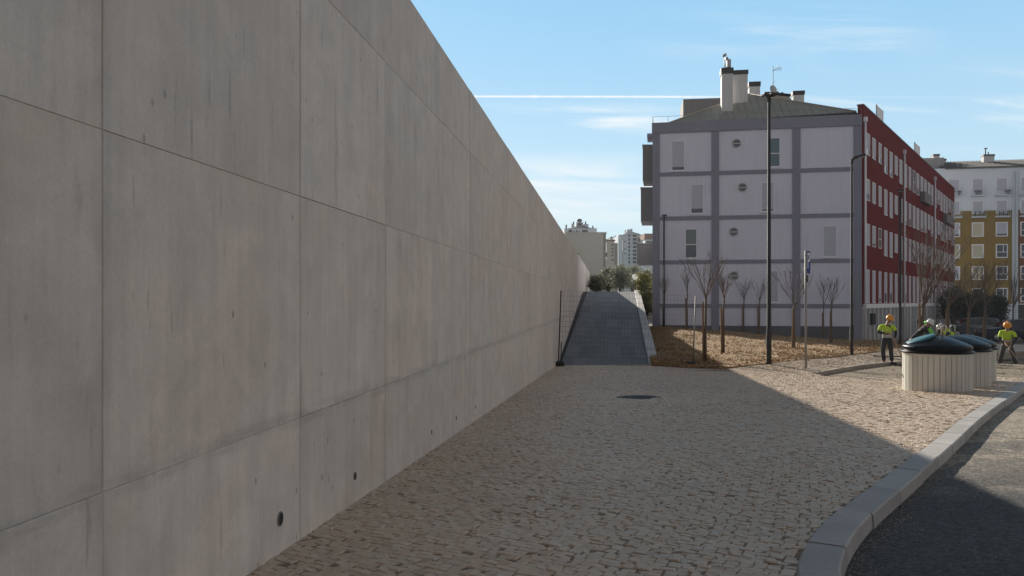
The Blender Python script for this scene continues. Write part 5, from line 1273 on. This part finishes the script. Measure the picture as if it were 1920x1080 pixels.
def person(label, loc, rz, J, hat, top, trousers, sleeves=True, head_yaw=0, head_pitch=.2, bands=(), group='construction workers', hood=False, vest_only=False):
    r_ = thing('person', label, 'person', loc, rz, group)
    V_ = {k: Vector(v) for k, v in J.items()}
    hipL, hipR = V_['pel'] + V_['hx'] * .09, V_['pel'] - V_['hx'] * .09
    shL, shR = V_['shL'], V_['shR']; ch = V_['chest']; nk = V_['neck']
    def body(f, arms=True, legs=True, grow=0.0):
        n = {'pel': (V_['pel'], (.135 + grow, .10 + grow)), 'wst': (V_['pel'].lerp(ch, .45), (.125 + grow, .095 + grow)), 'ch': (ch, (.13 + grow, .095 + grow))}
        e = [('pel', 'wst'), ('wst', 'ch')]
        return n, e
    nodes, edges = body(0)
    nodes['nk'] = (nk, .058); nodes['hd'] = (nk.lerp(V_['head'], .7), .055); edges += [('ch', 'nk'), ('nk', 'hd')]
    for s, sh in (('L', shL), ('R', shR)):
        nodes['sh' + s] = (sh.lerp(V_['el' + s], .1), .045); nodes['el' + s] = (V_['el' + s], .043); nodes['wr' + s] = (V_['wr' + s], .029)
        edges += [('ch', 'sh' + s), ('sh' + s, 'el' + s), ('el' + s, 'wr' + s)]
    for s, hp_ in (('L', hipL), ('R', hipR)):
        nodes['hp' + s] = (hp_ - Vector((0, 0, .06)), .085); nodes['kn' + s] = (V_['kn' + s], .058); nodes['an' + s] = (V_['an' + s], .04)
        edges += [('pel', 'hp' + s), ('hp' + s, 'kn' + s), ('kn' + s, 'an' + s)]
    m = MB(); v, f = skin_bm(nodes, edges); m.add(v, f, True)
    head_into(m, V_['head'], head_yaw, head_pitch)
    for s in 'LR':
        d = V_['wr' + s] - V_['el' + s]; hd_ = J.get('hd' + s); d2 = Vector(hd_) if hd_ else d
        hand_into(m, V_['wr' + s], d2, (0, 0, -1) if abs(d2.normalized().z) < .8 else (0, -1, 0), 1, .75, 1 if s == 'L' else -1)
    m.build('body', ['skin', 'eye_dark'], r_, world=False)
    # trousers
    n2 = {'pel': (V_['pel'] + Vector((0, 0, .02)), (.140, .112)), 'wst': (V_['pel'].lerp(ch, .28), (.132, .106))}; e2 = [('pel', 'wst')]
    for s, hp_ in (('L', hipL), ('R', hipR)):
        n2['hp' + s] = (hp_ - Vector((0, 0, .07)), .098); n2['kn' + s] = (V_['kn' + s], .082); n2['cf' + s] = (V_['an' + s] + Vector((0, 0, .03)), .075)
        e2 += [('pel', 'hp' + s), ('hp' + s, 'kn' + s), ('kn' + s, 'cf' + s)]
    m = MB(); v, f = skin_bm(n2, e2); m.add(v, f, True); m.build('trousers', trousers, r_, world=False)
    for s in 'LR':
        a = V_['an' + s]; t = V_['toe' + s]; dd = (t - a); dd.z = 0; dd = dd.normalized()
        m = MB(); v, f = skin_bm({'a': (a + Vector((0, 0, .06)), .052), 'b': (Vector((a.x, a.y, a.z - .035)) - dd * .02, .056), 'c': (Vector((a.x, a.y, a.z - .045)) + dd * .12, .048), 'd': (Vector((a.x, a.y, a.z - .055)) + dd * .19, .036)}, [('a', 'b'), ('b', 'c'), ('c', 'd')], 2)
        m.add(v, f, True); m.build('boot', 'boot', r_, world=False)
    # dark shirt with long sleeves, then the bright top over chest and upper arms
    wst = V_['pel'].lerp(ch, .18)
    def shirt(grow, lo, hem, arm_to, col, name):
        n3 = {'ch': (ch, (.138 + grow, .105 + grow)), 'lo': (V_['pel'].lerp(ch, lo), (.136 + grow, .105 + grow)), 'hem': (V_['pel'].lerp(ch, hem), (.14 + grow, .112 + grow)), 'nk': (ch.lerp(nk, .75), (.066 + grow, .06 + grow))}
        e3 = [('ch', 'lo'), ('lo', 'hem'), ('ch', 'nk')]
        for s, sh in (('L', shL), ('R', shR)):
            n3['sh' + s] = (sh.lerp(V_['el' + s], .12), .056 + grow); e3.append(('ch', 'sh' + s)); q = V_['el' + s]
            n3['ua' + s] = (sh.lerp(q, .85), .052 + grow); e3.append(('sh' + s, 'ua' + s))
            if arm_to > 1: n3['el' + s] = (q, .047 + grow); n3['cu' + s] = (q.lerp(V_['wr' + s], .9), .039 + grow); e3 += [('ua' + s, 'el' + s), ('el' + s, 'cu' + s)]
        m = MB(); v, f = skin_bm(n3, e3); m.add(v, f, True); return m.build(name, col, r_, world=False)
    shirt(.0, .5, .12, 2, 'navy_cloth', 'shirt')
    if top: 
        if vest_only:
            m = MB(); v, f = skin_bm({'ch': (ch, (.18, .14)), 'lo': (V_['pel'].lerp(ch, .5), (.16, .13)), 'hem': (V_['pel'].lerp(ch, .1), (.165, .135)), 'nk': (ch.lerp(nk, .5), (.12, .10))}, [('ch', 'lo'), ('lo', 'hem'), ('ch', 'nk')]); m.add(v, f, True); m.build('vest', top, r_, world=False)
        else: shirt(.013, .6, .36, 1, top, 'bright_top')
    ax = (ch - V_['pel']).normalized()
    for t in bands:
        c = V_['pel'].lerp(ch, t); a = V_['hx'].normalized(); b = ax.cross(a).normalized(); n = 24; m = MB(); vs = []
        for h in (-.022, .022):
            for k in range(n):
                q = 2 * math.pi * k / n; vs.append(tuple(c + ax * h + a * (.158 * math.cos(q)) + b * (.128 * math.sin(q))))
        m.add(vs, [(k, (k + 1) % n, n + (k + 1) % n, n + k) for k in range(n)], True); m.build('reflective_band', 'reflective_tape', r_, world=False)
    # helmet, cap or hood
    hd = V_['head']; m = MB(); m.T = Matrix.Translation(hd) @ Matrix.Rotation(head_yaw, 4, 'Z') @ Matrix.Rotation(head_pitch, 4, 'X')
    if hood:
        m.ell((0, .02, .01), (.105, .115, .135), 16, 10); m.build('hood', 'navy_cloth', r_, world=False)
    else:
        prof = [(.122, .022), (.128, .03), (.126, .045), (.120, .085), (.100, .125), (.065, .15), (.03, .16), (0, .163)]
        m.lathe([(a, b) for a, b in prof], 24); m.v = m.v
        vs = []; 
        for k in range(13):
            a = math.pi + math.pi * k / 12; vs += [(.12 * math.cos(a), .125 * math.sin(a), .032), (.135 * math.cos(a), .175 * math.sin(a), .020)]
        m.add(vs, [(2 * k, 2 * k + 1, 2 * k + 3, 2 * k + 2) for k in range(12)], True)
        m.box(-.008, .008, -.11, .11, .10, .168, .004); m.build('helmet', hat, r_, world=False)
        m = MB(); m.T = Matrix.Translation(hd) @ Matrix.Rotation(head_yaw, 4, 'Z') @ Matrix.Rotation(head_pitch, 4, 'X'); m.ell((0, .028, .012), (.079, .078, .085), 14, 9); m.build('hair', 'hair_dark', r_, world=False)
    return r_
def view_yaw(px): return -math.atan((px - 960) / F)
# worker with a rake, right of the grey building
Y = 27.9; px = 1663; b = P(px, 684.5, Y)
J = {'pel': (0, 0, .93), 'hx': (-1, .15, 0), 'chest': (.0, .0, 1.29), 'neck': (.03, -.02, 1.47), 'head': (.085, -.05, 1.595), 'shL': (-.185, .02, 1.405), 'shR': (.195, -.02, 1.395),
     'elL': (-.265, -.05, 1.13), 'wrL': (-.03, -.235, 1.125), 'elR': (.285, -.05, 1.14), 'wrR': (.235, -.24, .93), 'knL': (-.125, -.02, .50), 'anL': (-.095, .03, .10), 'toeL': (-.07, -.2, .05), 'knR': (.125, -.04, .50), 'anR': (.155, 0, .10), 'toeR': (.42, -.12, .05),
     'hdL': (1, -.15, .1), 'hdR': (.1, -.3, -1)}
J = {k: Vector(v) for k, v in J.items()}
person('worker in orange helmet and yellow black top standing with a rake, left of the bins', tuple(b), view_yaw(px), J, 'helmet_orange', 'hi_vis_yellow', 'work_trousers', head_yaw=R(38), head_pitch=.35, bands=(.30, .14))
tk = thing('rake', 'long wooden handled rake held by the worker left of the bins', 'rake', tuple(b), view_yaw(px))
m = MB(); m.tube([(.005, -.30, 1.26), (.235, -.32, .88), (.50, -.36, .20)], .016, 8); m.build('handle', 'tool_wood', tk, world=False)
m = MB(); m.tube([(.50, -.36, .20), (.55, -.37, .07)], .02, 6)
m.box(.35, .75, -.40, -.36, .035, .075, .006)
for k in range(9): m.box(.36 + k * .046, .372 + k * .046, -.39, -.375, -.02, .04)
m.build('rake_head', 'cast_iron', tk, world=False)
# worker with the red broom
Y = 28.4; px = 1888; b2 = P(px, 693, Y)
J = {'pel': (.0, .04, .92), 'hx': (-1, 0, 0), 'chest': (.0, -.10, 1.27), 'neck': (.015, -.17, 1.43), 'head': (.01, -.235, 1.545), 'shL': (-.185, -.12, 1.365), 'shR': (.195, -.12, 1.365),
     'elL': (-.235, -.20, 1.09), 'wrL': (-.05, -.37, .90), 'elR': (.28, -.20, 1.09), 'wrR': (.085, -.40, .80), 'knL': (-.17, -.06, .49), 'anL': (-.255, .04, .10), 'toeL': (-.34, -.18, .05), 'knR': (.20, -.05, .50), 'anR': (.29, .02, .10), 'toeR': (.30, -.22, .05),
     'hdL': (.8, -.3, -.4), 'hdR': (-.3, -.4, -.9)}
J = {k: Vector(v) for k, v in J.items()}
person('worker in orange helmet and yellow shirt sweeping with red broom, right of the bins', tuple(b2), view_yaw(px), J, 'helmet_orange', 'hi_vis_yellow', 'grey_trousers', head_yaw=R(6), head_pitch=.45, bands=(.42,))
br = thing('broom', 'red headed broom held by the worker right of the bins', 'broom', tuple(b2), view_yaw(px))
m = MB(); m.tube([(-.07, -.45, 1.0), (.52, -.58, .07)], .014, 8); m.build('handle', 'tool_wood', br, world=False)
m = MB(); m.box(.30, .85, -.63, -.53, .02, .09, .01); m.m = 1; m.box(.31, .84, -.625, -.535, -.07, .02); m.build('broom_head', ['broom_red', 'broom_red'], br, world=False)
# three stooping workers behind the bins
def stoop(label, px, py_head, Y, side, lean, hat, top, head_yaw, hood=False, vest=False, hd_drop=.0, group='construction workers'):
    b = P(px, 684, Y); b.z = bay_z(b.x, b.y) if Y < 31 else base_z(b.x, Y)
    hz = CZ - (py_head - HZ) / F * Y - b.z
    s = side; pz = .78; cx_ = s * .30 * lean; cz_ = hz - .20 + hd_drop * .5
    J = {'pel': (-s * .12, .05, pz), 'hx': (-.5 * s, -.85, 0), 'chest': (cx_, 0, cz_), 'neck': (cx_ + s * .12, -.02, cz_ + .12), 'head': (cx_ + s * .22, -.03, hz), 'shL': (cx_ + .08, -.20, cz_ + .05), 'shR': (cx_ + .02, .20, cz_ + .05),
         'elL': (cx_ + s * .20, -.24, cz_ - .26), 'wrL': (cx_ + s * .34, -.16, cz_ - .48), 'elR': (cx_ + s * .2, .22, cz_ - .26), 'wrR': (cx_ + s * .34, .12, cz_ - .48), 'knL': (s * .05, -.14, .46), 'anL': (-s * .08, -.15, .10), 'toeL': (s * .12, -.18, .05), 'knR': (s * .0, .16, .46), 'anR': (-s * .2, .16, .10), 'toeR': (s * .02, .16, .05), 'hdL': (s * .4, 0, -1), 'hdR': (s * .4, 0, -1)}
    J = {k: Vector(v) for k, v in J.items()}
    person(label, tuple(b), view_yaw(px), J, hat, top, 'work_trousers', head_yaw=head_yaw, head_pitch=.5, hood=hood, vest_only=vest, group=group)
stoop('stooping worker in white helmet and dark jacket, behind the nearest bin', 1713, 606, 29.0, 1, 1.0, 'helmet_white', None, R(70))
stoop('stooping worker in green vest and dark hood, right of the white helmet', 1748, 603, 30.2, -1, .7, 'helmet_white', 'hi_vis_green', R(-70), True, True)
stoop('stooping worker in white helmet and yellow vest, mostly hidden behind the middle bin', 1795, 615, 30.8, -1, 1.1, 'helmet_white', 'hi_vis_yellow', R(-70), False, True)
# a steel bar lying on the pavement behind the first worker
a, c = P(1637, 668.5, 29.6), P(1692, 672, 29.3); a.z = gz(a.x, a.y) + .03; c.z = gz(c.x, c.y) + .03
sb = MB(); sb.box(0, (c - a).length, -.03, .03, -.02, .02, .005); sb.T = Matrix.Identity(4)
o = sb.build('steel_bar', 'post_paint'); o.location = a; o.rotation_euler = (0, 0, math.atan2(c.y - a.y, c.x - a.x)); tag(o, 'dark straight bar lying on the gravelly pavement behind the first worker', 'bar', kind='thing')

# ------------------------------------------------------------------ air
m = bpy.data.materials.new('air'); m.use_nodes = True; MATS['air'] = m; t = m.node_tree; t.nodes.clear()
o_ = t.nodes.new('ShaderNodeOutputMaterial'); v_ = t.nodes.new('ShaderNodeVolumePrincipled'); t.links.new(v_.outputs[0], o_.inputs['Volume'])
v_.inputs['Color'].default_value = (0.86, 0.93, 1.0, 1); v_.inputs['Density'].default_value = 0.0005; v_.inputs['Anisotropy'].default_value = 0.0
hz_ = MB(); hz_.box(-680, 680, -70, 700, -8, 50); o = hz_.build('haze', 'air'); o['kind'] = 'stuff'
tag(o, 'thin pale air softening the far buildings', 'haze')
